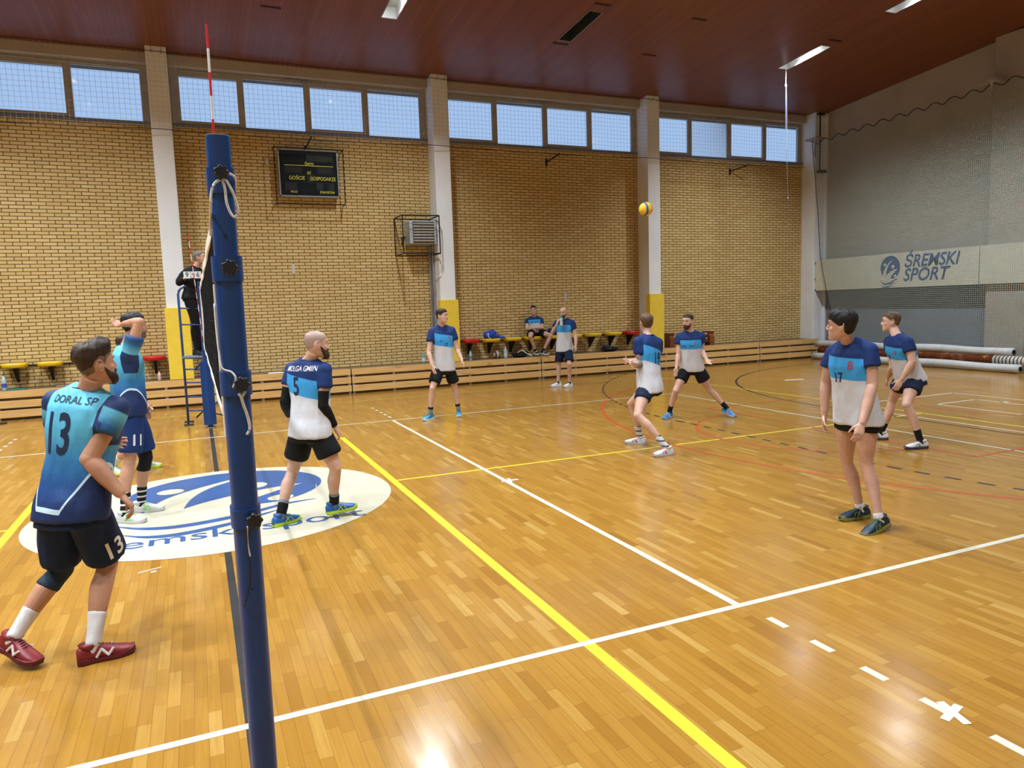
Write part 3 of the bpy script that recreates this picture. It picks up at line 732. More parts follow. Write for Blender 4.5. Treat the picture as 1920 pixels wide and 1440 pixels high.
txt('ŚREM', .10, (2.55, Yt, 5.335), M['sbyellow'], sb); txt('SET', .085, (2.54, Yt, 5.14), M['sbyellow'], sb, .7)
txt('GOŚCIE', .115, (2.26, Yt, 5.02), M['sbyellow'], sb, .85); txt('GOSPODARZE', .115, (2.845, Yt, 5.015), M['sbyellow'], sb, .78)
txt('FAULE', .065, (2.18, Yt, 4.71), M['sbyellow'], sb); txt('STAN SETÓW', .075, (2.93, Yt, 4.71), M['sbyellow'], sb, .72)
def wire(name, segs, r, parent, mat=None):
    bm = BM()
    for s in segs: tube(bm, s, r, 6)
    return obj(name, bm, mat or M['dark'], parent)
A, B, Cc, D = (1.78, 13.86, 4.44), (3.32, 13.86, 4.44), (3.32, 13.86, 5.68), (1.78, 13.86, 5.68)
wire('cage', [[A, B], [B, Cc], [Cc, D], [D, A]]+[[p, (p[0], 14.2, p[2])] for p in (A, B, Cc, D)], .011, sb)
wire('cage_wires', [[(1.78+.154*i, 13.86, 4.44), (1.78+.154*i, 13.86, 5.68)] for i in range(1, 10)]+[[(1.78, 13.86, 4.44+.155*i), (3.32, 13.86, 4.44+.155*i)] for i in range(1, 8)], .0012, sb)
# brackets with arm
def bracket(x, z, x2, z2, label, y2=13.7):
    bm = BM(); box(bm, (x-.02, 14.17, z-.11), (x+.02, 14.2, z+.08)); tube(bm, [(x, 14.18, z), (x2, y2, z2)], .018, 6)
    tag(obj('wall_hook', bm, M['dark']), label, 'hook')
bracket(8.78, 5.72, 8.93, 5.86, 'black steel hook on brick wall, between the second and third columns'); bracket(14.92, 5.74, 15.25, 5.86, 'black steel hook on brick wall right of the third column')
bracket(2.52, 5.72, 2.60, 5.90, 'black steel hook directly above the scoreboard'); bracket(-3.52, 5.78, -3.36, 5.82, 'black steel hook at the left edge of the brick wall')
bm = BM(); box(bm, (1.62, 14.15, 5.34), (1.68, 14.2, 5.46)); tag(obj('junction_box', bm, M['white'], bevel=.005), 'small white junction box at the upper left of the scoreboard', 'box')
# vent slots
for x, z, l in ((2.085, 2.98, 'small white vent slot in brick wall below the scoreboard'), (9.26, 2.13, 'small white vent slot in brick wall above the drinking man')):
    t = thing('vent_slot', l, 'vent', (x, 14.18, z))
    bm = BM(); box(bm, (x-.028, 14.185, z-.11), (x+.028, 14.2, z+.11)); obj('plate', bm, M['tape'], t, bevel=.003)
    bm = BM(); [box(bm, (x-.02, 14.18, z-.09+.03*i), (x+.02, 14.186, z-.08+.03*i)) for i in range(7)]; obj('louvre', bm, M['frame'], t)
# wall heater in its cage
ht = thing('wall_heater', 'grey louvred fan heater in black cage beside second column', 'heater', (5.1, 13.8, 3.5))
M['heater'] = plain('heater_grey', (.42, .47, .52), .45, .5)
bm = BM(); box(bm, (4.78, 13.66, 3.52), (5.46, 14.12, 4.07)); obj('casing', bm, M['heater'], ht, bevel=.02)
bm = BM(); box(bm, (4.86, 13.652, 3.545), (5.40, 13.662, 4.05)); obj('dark_opening', bm, M['off'], ht)
for i in range(7):
    bm = BM(); z = 3.575+.068*i; vs = [V(p) for p in ((4.87, 13.650, z), (5.39, 13.650, z), (5.39, 13.618, z+.026), (4.87, 13.618, z+.026))]
    f0 = [bm.verts.new(v) for v in vs]; f1 = [bm.verts.new(v+V((0, .006, .006))) for v in vs]
    bm.faces.new(f0); bm.faces.new(f1[::-1])
    for a in range(4): bm.faces.new((f0[a], f1[a], f1[(a+1) % 4], f0[(a+1) % 4]))
    obj('louvre_blade', bm, M['column'], ht)
bm = BM(); ell(bm, V((5.1, 14.05, 3.8)), (.2, .12, .2)); obj('fan_housing', bm, M['heater'], ht, smooth=True)
F = [(4.55, 13.42, 3.27), (5.46, 13.42, 3.27), (5.46, 13.42, 4.17), (4.55, 13.42, 4.17)]
Bk = [(p[0], 14.2, p[2]) for p in F]
wire('cage', [[F[i], F[(i+1) % 4]] for i in range(4)]+[[Bk[i], Bk[(i+1) % 4]] for i in range(4)]+[[F[i], Bk[i]] for i in range(4)], .015, ht)
wire('cage_wires', [[(4.55, 13.42+.13*i, 3.27), (4.55, 13.42+.13*i, 4.17)] for i in range(1, 6)]+[[(4.55, 13.42, 3.27+.1*i), (4.55, 14.2, 3.27+.1*i)] for i in range(1, 9)]+[[(4.55+.15*i, 13.42, 3.27), (4.55+.15*i, 13.42, 4.17)] for i in range(1, 6)]+[[(4.55, 13.42, 3.27+.1*i), (5.46, 13.42, 3.27+.1*i)] for i in range(1, 9)], .0016, ht)
wire('mount', [[(4.72, 14.2, 3.7), (4.72, 13.9, 3.7)], [(4.72, 14.2, 3.55), (4.72, 13.9, 3.7)], [(5.47, 14.1, 3.6), (5.47, 13.8, 3.6)]], .02, ht)
# heating pipes
pp = thing('heating_pipes', 'grey vertical heating pipes beside the second white column', 'pipes', (5.44, 14.0, .6))
for x, y, r, z1 in ((5.43, 14.15, .035, 3.5), (5.455, 14.03, .028, 3.5), (5.38, 14.08, .018, 3.3)): wire('pipe', [[(x, y, .59), (x, y, z1)]], r, pp, M['steel'])
bm = BM(); tube(bm, bez([(5.48, 13.95, 3.75), (5.49, 13.72, 3.78), (5.53, 13.66, 3.65), (5.54, 13.66, 3.2), (5.53, 13.66, 2.78), (5.49, 13.70, 2.72), (5.46, 13.9, 2.75)]), .010, 6); obj('cable_conduit', bm, M['column'], pp)
# rope hanging from ceiling lamp
hr = thing('hanging_rope', 'thin rope hanging below the lit ceiling lamp on the right', 'rope', (14.24, 11.2, 7.7))
bm = BM(); tube(bm, [(14.19, 11.2, 7.72), (14.19, 11.2, 7.38)], .011, 8); obj('strap', bm, M['netband'], hr)
bm = BM(); ell(bm, V((14.19, 11.2, 7.33)), (.03, .02, .05)); obj('hook_block', bm, M['column'], hr, smooth=True)
for dx in (-.02, .02):
    bm = BM(); tube(bm, [(14.20+dx*.6, 11.2, 7.3), (14.22+dx, 11.2, 6.3), (14.25+dx*.6, 11.2, 5.4)], .0045, 6); obj('cord', bm, M['ropeb'], hr)
bm = BM(); tube(bm, [(14.25, 11.2, 5.4), (14.30, 11.2, 4.5)], .003, 6); ell(bm, V((14.30, 11.2, 4.5)), (.02, .02, .02)); obj('cord', bm, M['ropeb'], hr)
# flying ball
bt_ = thing('volleyball', 'yellow and blue volleyball flying before the third column', 'ball', (6.30, 5.9, 3.36))
M['ballm'] = NT('volleyball_panels', .5, .4)
q = M['ballm']; cc = q.sep(q.coord('Generated')); w = q.n('ShaderNodeTexWave'); q.L(q.mapping(q.coord('Generated'), (1, 1.6, 1.3)), w.inputs['Vector']); w.inputs['Scale'].default_value = .5; w.inputs['Distortion'].default_value = 2.5
M['ballm'] = q.base(q.mix(q.math('GREATER_THAN', w.outputs['Fac'], .86), (.88, .58, .03), (.06, .12, .35)))
bm = BM(); ell(bm, V((6.30, 5.9, 3.36)), (.105, .105, .105), None, 32, 20); obj('ball_skin', bm, M['ballm'], bt_, smooth=True)
# second ball on the bleachers
bm = BM(); ell(bm, V((7.03, 13.84, .693)), (.105, .105, .105), None, 32, 20)
M['ball2'] = NT('old_ball_panels', .5, .4); q = M['ball2']; w = q.n('ShaderNodeTexWave'); q.L(q.mapping(q.coord('Generated'), (1.4, .3, -1)), w.inputs['Vector']); w.inputs['Scale'].default_value = .55; w.inputs['Distortion'].default_value = .5
M['ball2'] = q.base(q.mix(q.math('GREATER_THAN', w.outputs['Fac'], .55), (.55, .42, .22), (.05, .045, .10)))
tag(obj('volleyball', bm, M['ball2'], smooth=True), 'worn tan and dark blue ball lying on the bleacher', 'ball')
# bottles
M['pet'] = plain('clear_bottle', (.42, .56, .60), .12, .7); M['petg'] = plain('green_bottle', (.20, .42, .34), .12, .7); M['petb'] = plain('blue_label', (.03, .28, .55), .4); M['capb'] = plain('blue_cap', (.05, .1, .4), .4); M['label'] = plain('pale_label', (.55, .68, .75), .5); M['pinkb'] = plain('pink_bottle', (.75, .48, .50), .3)
def bottle(x, y, z, h, mats, label, r=.038):
    t = thing('water_bottle', label, 'bottle', (x, y, z), 0, 'drinks bottles on the bleachers')
    bm = BM(); lathe(bm, [(0, 0), (r*.9, .002), (r, .015), (r*.97, h*.35), (r, h*.4), (r, h*.62), (r*.85, h*.72), (r*.45, h*.86), (r*.34, h*.90), (r*.34, h*.95), (0, h*.951)], (x, y, z)); obj('body', bm, mats[0], t, smooth=True)
    bm = BM(); lathe(bm, [(0, h*.945), (r*.42, h*.946), (r*.42, h), (0, h*1.001)], (x, y, z)); obj('cap', bm, mats[2], t)
    bm = BM(); lathe(bm, [(r*1.015, h*.2), (r*1.02, h*.21), (r*1.02, h*.44), (r*1.015, h*.45)], (x, y, z)); obj('label', bm, mats[1], t)
    return t
bottle(6.25, 13.74, .59, .27, (M['pet'], M['petb'], M['capb']), 'clear bottle with blue label near the yellow column pad', .036)
bottle(7.22, 13.73, .59, .32, (M['pet'], M['label'], M['white']), 'tall clear bottle right of the worn ball', .045)
bottle(5.02, 13.78, .59, .32, (M['petg'], M['label'], M['petg']), 'green-tinted bottle left of the number 17 player', .042)
bottle(-3.72, 13.75, .59, .33, (M['pet'], M['capb'], M['capb']), 'clear bottle with dark blue label at the far left', .044)
bottle(-.91, 13.76, .59, .21, (M['pinkb'], M['pinkb'], M['pinkb']), 'small pink bottle beside the first yellow pad', .035)
bm = BM(); box(bm, (-3.66, 13.68, .59), (-3.36, 13.86, .612)); tag(obj('folder', bm, plain('teal_folder', (.02, .22, .20), .5), bevel=.004), 'flat teal folder lying by the leftmost bottle', 'folder')
bm = BM(); tube(bm, bez([(-2.85, 13.9, .605), (-2.7, 13.95, .603), (-2.5, 13.93, .604), (-2.25, 13.98, .602)]), .006, 6); tag(obj('white_cord', bm, M['rope']), 'thin white cord lying on the left bleacher', 'cord')
bm = BM(); box(bm, (1.32, 13.63, .593), (1.60, 13.78, .618)); box(bm, (1.56, 13.64, .593), (1.84, 13.76, .612)); tag(obj('towel', bm, M['tape'], bevel=.008), 'folded white towel on the bleacher behind the net post', 'towel')
# soft bags
def blob(name, pts, mat, label, cat, seed=0, vox=.012, extra=None):
    bm = BM()
    for c, r in pts: ell(bm, V(c), r)
    me = solidify(bm, vox, 4)
    ns = [v.normal.copy() for v in me.vertices]
    for v, nn_ in zip(me.vertices, ns):
        n = noise.noise(v.co*14+V((seed, 0, 0)))*.010+noise.noise(v.co*34)*.004; v.co += nn_*n
    t = thing(name, label, cat, pts[0][0]); mesh_ob('body', me, mat, t, True); return t
def solidify(bm, vox, smooth=3):
    bmesh.ops.recalc_face_normals(bm, faces=bm.faces)
    me = bpy.data.meshes.new('tmp'); bm.to_mesh(me); bm.free()
    o = bpy.data.objects.new('tmp', me); C.objects.link(o)
    r = o.modifiers.new('r', 'REMESH'); r.mode = 'VOXEL'; r.voxel_size = vox
    if smooth: s = o.modifiers.new('s', 'SMOOTH'); s.factor = .5; s.iterations = smooth
    dg = bpy.context.evaluated_depsgraph_get(); dg.update()
    out = bpy.data.meshes.new_from_object(o.evaluated_get(dg))
    bpy.data.objects.remove(o); bpy.data.meshes.remove(me)
    return out
M['blackcloth'] = plain('black_nylon', (.010, .011, .013), .7); M['bluebag'] = plain('blue_nylon', (.012, .055, .42), .4, .5); M['navyc'] = plain('navy_cloth', (.012, .02, .07), .8)
t = blob('gym_bag', [((7.66, 13.82, .66), (.22, .11, .075)), ((7.55, 13.80, .70), (.11, .09, .07)), ((7.80, 13.82, .69), (.12, .09, .07)), ((7.68, 13.86, .74), (.13, .06, .06))], M['blackcloth'], 'black gym bag with white straps beside the seated player', 'bag', 3)
rope('strap', [(7.70, 13.72, .80), (7.76, 13.69, .72), (7.86, 13.68, .66), (7.95, 13.66, .63)], .012, M['tape'], t); rope('strap', [(7.55, 13.70, .72), (7.62, 13.69, .77), (7.70, 13.70, .76)], .018, plain('tan_cloth', (.55, .36, .2)), t)
t = blob('backpack', [((10.42, 13.85, .66), (.26, .12, .075)), ((10.32, 13.83, .71), (.15, .09, .07)), ((10.56, 13.84, .66), (.14, .10, .06))], M['blackcloth'], 'black backpack lying right of the drinking man', 'bag', 9)
rope('strap', [(10.45, 13.74, .74), (10.6, 13.70, .66), (10.72, 13.66, .61)], .010, M['dark'], t)
t = blob('sports_bag', [((6.84, 13.95, 1.20), (.14, .12, .12)), ((6.95, 13.95, 1.24), (.12, .10, .10)), ((7.04, 13.95, 1.17), (.13, .10, .075)), ((7.20, 13.93, 1.13), (.12, .06, .035))], M['bluebag'], 'shiny blue sports bag on the seat left of the papers', 'bag', 5)
rope('strap', [(6.80, 13.83, 1.26), (6.79, 13.82, 1.18), (6.84, 13.82, 1.12)], .012, M['label'], t)
blob('jacket', [((8.80, 13.98, 1.16), (.18, .12, .09)), ((8.68, 14.02, 1.24), (.10, .07, .08))], M['navyc'], 'dark blue jacket on the seat behind the drinking man', 'jacket', 6)
for k, (x, y, a) in enumerate(((7.47, 13.9, .3), (7.58, 13.93, -.4))):
    bm = BM(); box(bm, (-.07, -.05, 1.116+.003*k), (.07, .05, 1.119+.003*k), Matrix.Translation((x, y, 0)) @ Matrix.Rotation(a, 4, 'Z')); tag(obj('paper_sheet', bm, M['label' if k else 'petg']), ('pale' if k else 'green')+' paper sheet on the yellow seat left of the seated player', 'paper')
bm = BM(); box(bm, (-3.66, 13.86, 1.116), (-3.5, 13.96, 1.125)); tag(obj('cloth', bm, M['label'], bevel=.003), 'pale cloth on the leftmost yellow seat', 'cloth')
# brown wooden bench behind the receiving player
wbn = thing('wooden_bench', 'brown wooden bench on bleachers behind the receiving player', 'bench', (13.2, 13.95, .59))
M['brownwood'] = wood_material('brown_wood', (.16, .045, .015), (.24, .075, .025))
M['palewood'] = wood_material('pale_wood', (.45, .28, .12), (.55, .36, .18))
for x in (12.42, 13.84):
    bm = BM(); P = [(x, 13.78, .59), (x, 13.78, .86), (x, 13.84, .92), (x, 13.80, 1.0), (x, 14.12, 1.0), (x, 14.12, .59)]
    a = [bm.verts.new(V(p)) for p in P]; b = [bm.verts.new(V(p)+V((.17, 0, 0))) for p in P]; bm.faces.new(a); bm.faces.new(b[::-1])
    for i in range(6): bm.faces.new((a[i], b[i], b[(i+1) % 6], a[(i+1) % 6]))
    obj('end_panel', bm, M['brownwood'], wbn)
    bm = BM(); tube(bm, [(x+.17, 13.775, .6), (x+.17, 13.775, .86), (x+.17, 13.835, .92), (x+.17, 13.795, 1.0)], .012, 6); obj('edge_strip', bm, M['palewood'], wbn)
for z in (.93, .79): bm = BM(); box(bm, (12.59, 13.90, z-.03), (13.84, 13.93, z+.03)); obj('back_slat', bm, M['palewood'], wbn)
bm = BM(); box(bm, (12.59, 13.82, .70), (13.84, 14.1, .73)); obj('seat_board', bm, M['brownwood'], wbn)
# black strap base at the left edge
bm = BM(); box(bm, (-4.5, 13.10, .0), (-3.62, 13.22, .03)); tube(bm, [(-3.9, 13.16, .03), (-3.9, 13.16, .10)], .03, 8); tag(obj('stand_base', bm, M['rubber'], bevel=.01), 'flat black stand base on floor at the far left', 'stand base')
# ================================================================ people
def skin_mat(name, c):
    t = NT(name, .5, .35); f = t.noise(t.coord(), 9, 3)
    t.base(t.ramp(f, [(.3, tuple(x*.86 for x in c)), (.7, tuple(min(1, x*1.08) for x in c))])); t.b.inputs['Subsurface Weight'].default_value = .0
    return t.m
def hair_mat(name, c, rough=.55):
    t = NT(name, rough, .3); f = t.noise(t.mapping(t.coord(), (60, 60, 14)), 1, 3, .7)
    t.base(t.ramp(f, [(.3, tuple(x*.5 for x in c)), (.7, tuple(x*1.5 for x in c))])); t.bump(f, .7, .006); return t.m
SK = dict(a=skin_mat('skin_tan', (.48, .25, .16)), b=skin_mat('skin_light', (.60, .36, .27)), c=skin_mat('skin_pale', (.62, .39, .30)))
HR = dict(brown=hair_mat('hair_brown', (.032, .019, .012)), black=hair_mat('hair_black', (.010, .009, .009)), light=hair_mat('hair_light_brown', (.11, .065, .035)), grey=hair_mat('hair_grey', (.14, .13, .12)), beard=hair_mat('beard_dark', (.040, .020, .012)), short=hair_mat('short_beard', (.13, .085, .065)), fade=hair_mat('faded_hair', (.15, .090, .060), .6), stubble=hair_mat('stubble', (.34, .26, .24), .6))
HR['stubble'] = plain('shaved_scalp', (.38, .265, .225), .55); M['eyewhite'] = plain('eye_white', (.42, .38, .35), .4); M['iris'] = plain('iris', (.02, .015, .012), .2); M['lips'] = plain('lips', (.40, .20, .16), .5)
NAVY, BLUE, PALE = (.012, .033, .135), (.045, .31, .68), (.57, .59, .64)
def jersey_a(name, lo, hi, slope):
    """navy yoke and sleeves, light blue chest band, pale body. attribute tl: x lateral, y front, z height above hips as fraction; w in sl"""
    t = NT(name, .7, .2); a = t.n('ShaderNodeAttribute', attribute_name='tl'); c = t.sep(a.outputs['Vector'])
    b = t.n('ShaderNodeAttribute', attribute_name='sl'); s = b.outputs['Fac']
    h = t.math('ADD', c[2], t.math('MULTIPLY', c[0], slope))
    x = t.mix(t.math('GREATER_THAN', h, lo), PALE, BLUE); x = t.mix(t.math('GREATER_THAN', h, hi), x, NAVY)
    x = t.mix(t.math('GREATER_THAN', s, .5), x, NAVY)
    t.base(x); n = t.noise(t.mapping(t.coord(), (10, 10, 5)), 1, 3, .6); t.bump(n, .32, .03); return t.m
def jersey_b():
    t = NT('gradient_jersey', .6, .3); a = t.n('ShaderNodeAttribute', attribute_name='tl'); c = t.sep(a.outputs['Vector'])
    b = t.n('ShaderNodeAttribute', attribute_name='sl'); s = b.outputs['Fac']; st = t.n('ShaderNodeAttribute', attribute_name='st').outputs['Fac']
    g = t.math('ADD', c[2], t.math('MULTIPLY', t.math('SUBTRACT', t.noise(t.coord(), 8, 3), .5), .10))
    x = t.ramp(g, [(.04, (.010, .032, .13)), (.20, (.012, .065, .22)), (.42, (.025, .16, .36)), (.62, (.075, .36, .56)), (.92, (.13, .52, .72))])
    ax = t.math('ABSOLUTE', c[0]); 
    # white chevron hem line and navy side panels
    def chev(off): return t.math('ADD', c[2], t.math('MULTIPLY', t.math('MAXIMUM', t.math('SUBTRACT', ax, .085), 0), -off))
    k = chev(3.4)
    line = t.math('MULTIPLY', t.math('GREATER_THAN', k, -.03), t.math('LESS_THAN', k, .012))
    under = t.math('LESS_THAN', k, -.03)
    x = t.mix(under, x, (.008, .022, .09)); x = t.mix(line, x, (.48, .64, .74))
    side = t.math('MULTIPLY', t.math('GREATER_THAN', ax, .165), t.math('GREATER_THAN', c[2], .55))
    x = t.mix(side, x, (.009, .025, .10))
    sv = t.ramp(st, [(.0, (.010, .03, .11)), (.04, (.010, .03, .11)), (.07, (.12, .44, .62)), (.20, (.08, .32, .50)), (.36, (.02, .11, .26)), (.55, (.010, .045, .16))])
    x = t.mix(t.math('GREATER_THAN', s, .5), x, sv)
    t.base(x); n = t.noise(t.mapping(t.coord(), (9, 9, 5)), 1, 3, .6); t.bump(n, .32, .03); return t.m
JB = jersey_b()
def fabric(name, c): t = NT(name, .75, .2, 0, c); t.bump(t.noise(t.mapping(t.coord(), (10, 10, 5)), 1, 3, .6), .32, .03); return t.m
M['sh_black'] = fabric('shorts_black', (.007, .008, .010)); M['sh_navy'] = fabric('shorts_navy', (.010, .018, .050)); M['sh_navyb'] = fabric('shorts_navy_blue', (.010, .030, .125)); M['ref_black'] = fabric('black_clothing', (.009, .010, .012)); M['sh_dark13'] = fabric('shorts_dark_navy', (.007, .018, .060))
M['sleeve_black'] = fabric('sleeve_black', (.006, .007, .008)); M['sleeve_grey'] = fabric('sleeve_grey', (.22, .21, .19)); M['pad_slate'] = fabric('knee_sleeve_slate', (.018, .035, .055))
M['sock_white'] = fabric('sock_white', (.68, .69, .72)); M['sock_black'] = fabric('sock_black', (.008, .008, .009)); M['sock_grey'] = fabric('sock_grey', (.20, .23, .24))
def striped(name, a, b, n, duty):
    t = NT(name, .8, .2); f = t.math('FRACT', t.math('MULTIPLY', t.sep(t.coord('Generated'))[2], n)); return t.base(t.mix(t.math('LESS_THAN', f, duty), a, b))
M['sock_stripe'] = striped('sock_striped', (.010, .010, .012), (.65, .65, .66), 4.2, .30); M['sock_wstripe'] = striped('sock_white_striped', (.62, .63, .66), (.05, .07, .12), 3.3, .28)
def shoe_mats(k, up, sole, acc):
    return (plain('shoe_upper_'+k, up, .45, .5, var=.06, scale=20), plain('shoe_sole_'+k, sole, .5, .4), plain('shoe_accent_'+k, acc, .45, .5))
SM = dict(red=shoe_mats('red', (.20, .010, .016), (.10, .008, .014), (.60, .58, .56)), green=shoe_mats('white_green', (.60, .62, .60), (.55, .55, .52), (.20, .70, .10)), lime=shoe_mats('lime', (.45, .62, .60), (.62, .80, .10), (.60, .80, .10)),
    royal=shoe_mats('royal', (.012, .10, .36), (.42, .58, .03), (.40, .55, .05)), cyan=shoe_mats('cyan', (.02, .30, .55), (.70, .72, .72), (.01, .03, .08)), bw=shoe_mats('black_white', (.015, .015, .018), (.72, .70, .70), (.70, .70, .70)),
    white=shoe_mats('white', (.72, .73, .75), (.70, .70, .70), (.50, .50, .52)), wr=shoe_mats('white_red', (.68, .70, .73), (.45, .47, .50), (.50, .012, .04)), sky=shoe_mats('sky', (.03, .22, .55), (.30, .42, .50), (.55, .60, .65)),
    dn=shoe_mats('dark_teal', (.008, .024, .050), (.22, .21, .05), (.10, .22, .05)), wk=shoe_mats('white_dark', (.66, .68, .70), (.035, .04, .06), (.12, .13, .15)), blk=shoe_mats('black', (.01, .01, .012), (.015, .015, .015), (.03, .03, .03)))
def interp(tab, x):
    if x <= tab[0][0]: return tab[0][1:]
    for a, b in zip(tab, tab[1:]):
        if x <= b[0]:
            f = (x-a[0])/(b[0]-a[0]); f = f*f*(3-2*f)*.5+f*.5
            return tuple(p+(q-p)*f for p, q in zip(a[1:], b[1:]))
    return tab[-1][1:]
HEAD = [(-.122, .072, .050, .012), (-.115, .088, .020, .030), (-.100, .096, -.010, .045), (-.08, .097, -.042, .056), (-.055, .095, -.072, .064), (-.03, .094, -.088, .069), (0, .092, -.099, .073), (.03, .098, -.106, .0765), (.06, .097, -.108, .077), (.085, .084, -.101, .070), (.105, .058, -.083, .055), (.118, .026, -.052, .032), (.123, .0, -.02, .010)]
UARM = [(0, .054, 0), (.3, .053, .004), (.6, .047, .004), (.85, .042, 0), (1, .041, 0)]
FARM = [(0, .041, 0), (.22, .044, 0), (.5, .039, 0), (.8, .030, 0), (1, .0265, 0)]
THIGH = [(0, .094, 0), (.3, .091, .006), (.6, .076, .006), (.85, .060, .002), (1, .056, 0)]
SHIN = [(0, .054, 0), (.12, .052, -.004), (.3, .058, -.016), (.5, .051, -.014), (.72, .039, -.006), (.9, .035, 0), (1, .036, 0)]
def limb(bm, A, B, prof, ref, s, infl=0, t0=0, t1=1, n=14, N=12, sc=1):
    d = (B-A).normalized(); r = (ref-d*ref.dot(d))
    r = r.normalized() if r.length > .05 else d.orthogonal().normalized(); u = d.cross(r); R_ = []
    for i in range(N+1):
        t = t0+(t1-t0)*i/N; rr, off = interp(prof, t); rad = rr*s*sc+infl
        if i in (0, N): rad *= .93
        R_.append((A.lerp(B, t)+r*off*s, u, r, rad*.97, rad*1.03, 2))
    loft(bm, R_, n)
def head_pt(th, z, off=0):
    f, b, w = interp(HEAD, z); cy = (f+b)/2; ry = (f-b)/2
    x, y = math.cos(th), math.sin(th); e = .92
    x = math.copysign(abs(x)**e, x); y = math.copysign(abs(y)**e, y)
    p = V(((w+0)*x, cy+ry*y, z))
    if off:
        nz = (z-.0)/.12
        n = V((x*1.0, y*1.0, (max(0, z-.03)/.09)*1.3 if z > .03 else (min(0, z+.07)/.05)*.8)).normalized(); p = p+n*off
    return p
ZS = [-.122, -.118, -.112, -.104, -.095, -.085, -.075, -.065, -.055, -.045, -.035, -.025, -.015, -.005, .005, .015, .025, .035, .045, .055, .065, .075, .084, .092, .100, .107, .113, .118, .121, .123]
def shell(bm, fn, X, n=56):
    rs = [[bm.verts.new(X(head_pt(2*PI*k/n, z, fn(2*PI*k/n, z)))) for k in range(n)] for z in ZS]
    for a, b in zip(rs, rs[1:]):
        for k in range(n): bm.faces.new((a[k], a[(k+1) % n], b[(k+1) % n], b[k]))
    bm.faces.new(list(reversed(rs[0]))); bm.faces.new(rs[-1])
def sstep(x, a, b): t = min(1, max(0, (x-a)/(b-a))); return t*t*(3-2*t)
def hand(bm, W_, d, nrm, thumb, s, curl, spread=1.0):
    """palm, four fingers and a thumb"""
    d = d.normalized(); nrm = (nrm-d*nrm.dot(d)).normalized(); th = (thumb-d*thumb.dot(d)-nrm*thumb.dot(nrm)).normalized()
    loft(bm, [(W_+d*t*s+nrm*.003, th, nrm, a*s, b*s, 2.6) for t, a, b in ((-.02, .025, .022), (.012, .030, .018), (.045, .040, .0165), (.075, .042, .015), (.092, .040, .012))], 14)
    for i, (off, L, r) in enumerate(((.031, .072, .0088), (.0105, .080, .0090), (-.0105, .074, .0086), (-.031, .058, .0078))):
        p = W_+d*.085*s+th*off*s; dd = (d+th*(off*2.2*spread)).normalized(); pts = [p-dd*.012*s]; c = curl*(1+.12*i)
        for k, f in enumerate((.46, .31, .23)):
            ax = dd.cross(nrm); ang = c*(.55 if k == 0 else .75); dd = (dd*math.cos(ang)+nrm*math.sin(ang)).normalized()
            p = (pts[-1] if k else W_+d*.085*s+th*off*s)+dd*L*f*s*1.05; pts.append(p)
            nrm2 = nrm
        tube(bm, bez(pts, 3), r*s, 8, r*s*.82)
    p0 = W_+d*.022*s+th*.026*s; d1 = (d*.62+th*.72+nrm*.28).normalized(); p1 = p0+d1*.036*s; d2 = (d*.86+th*(.38-curl*.25)+nrm*(.22+curl*.35)).normalized(); p2 = p1+d2*.032*s; p3 = p2+(d2+nrm*curl*.3).normalized()*.027*s
    tube(bm, bez([p0-d1*.012*s, p1, p2, p3], 3), .0115*s, 8, .0085*s)
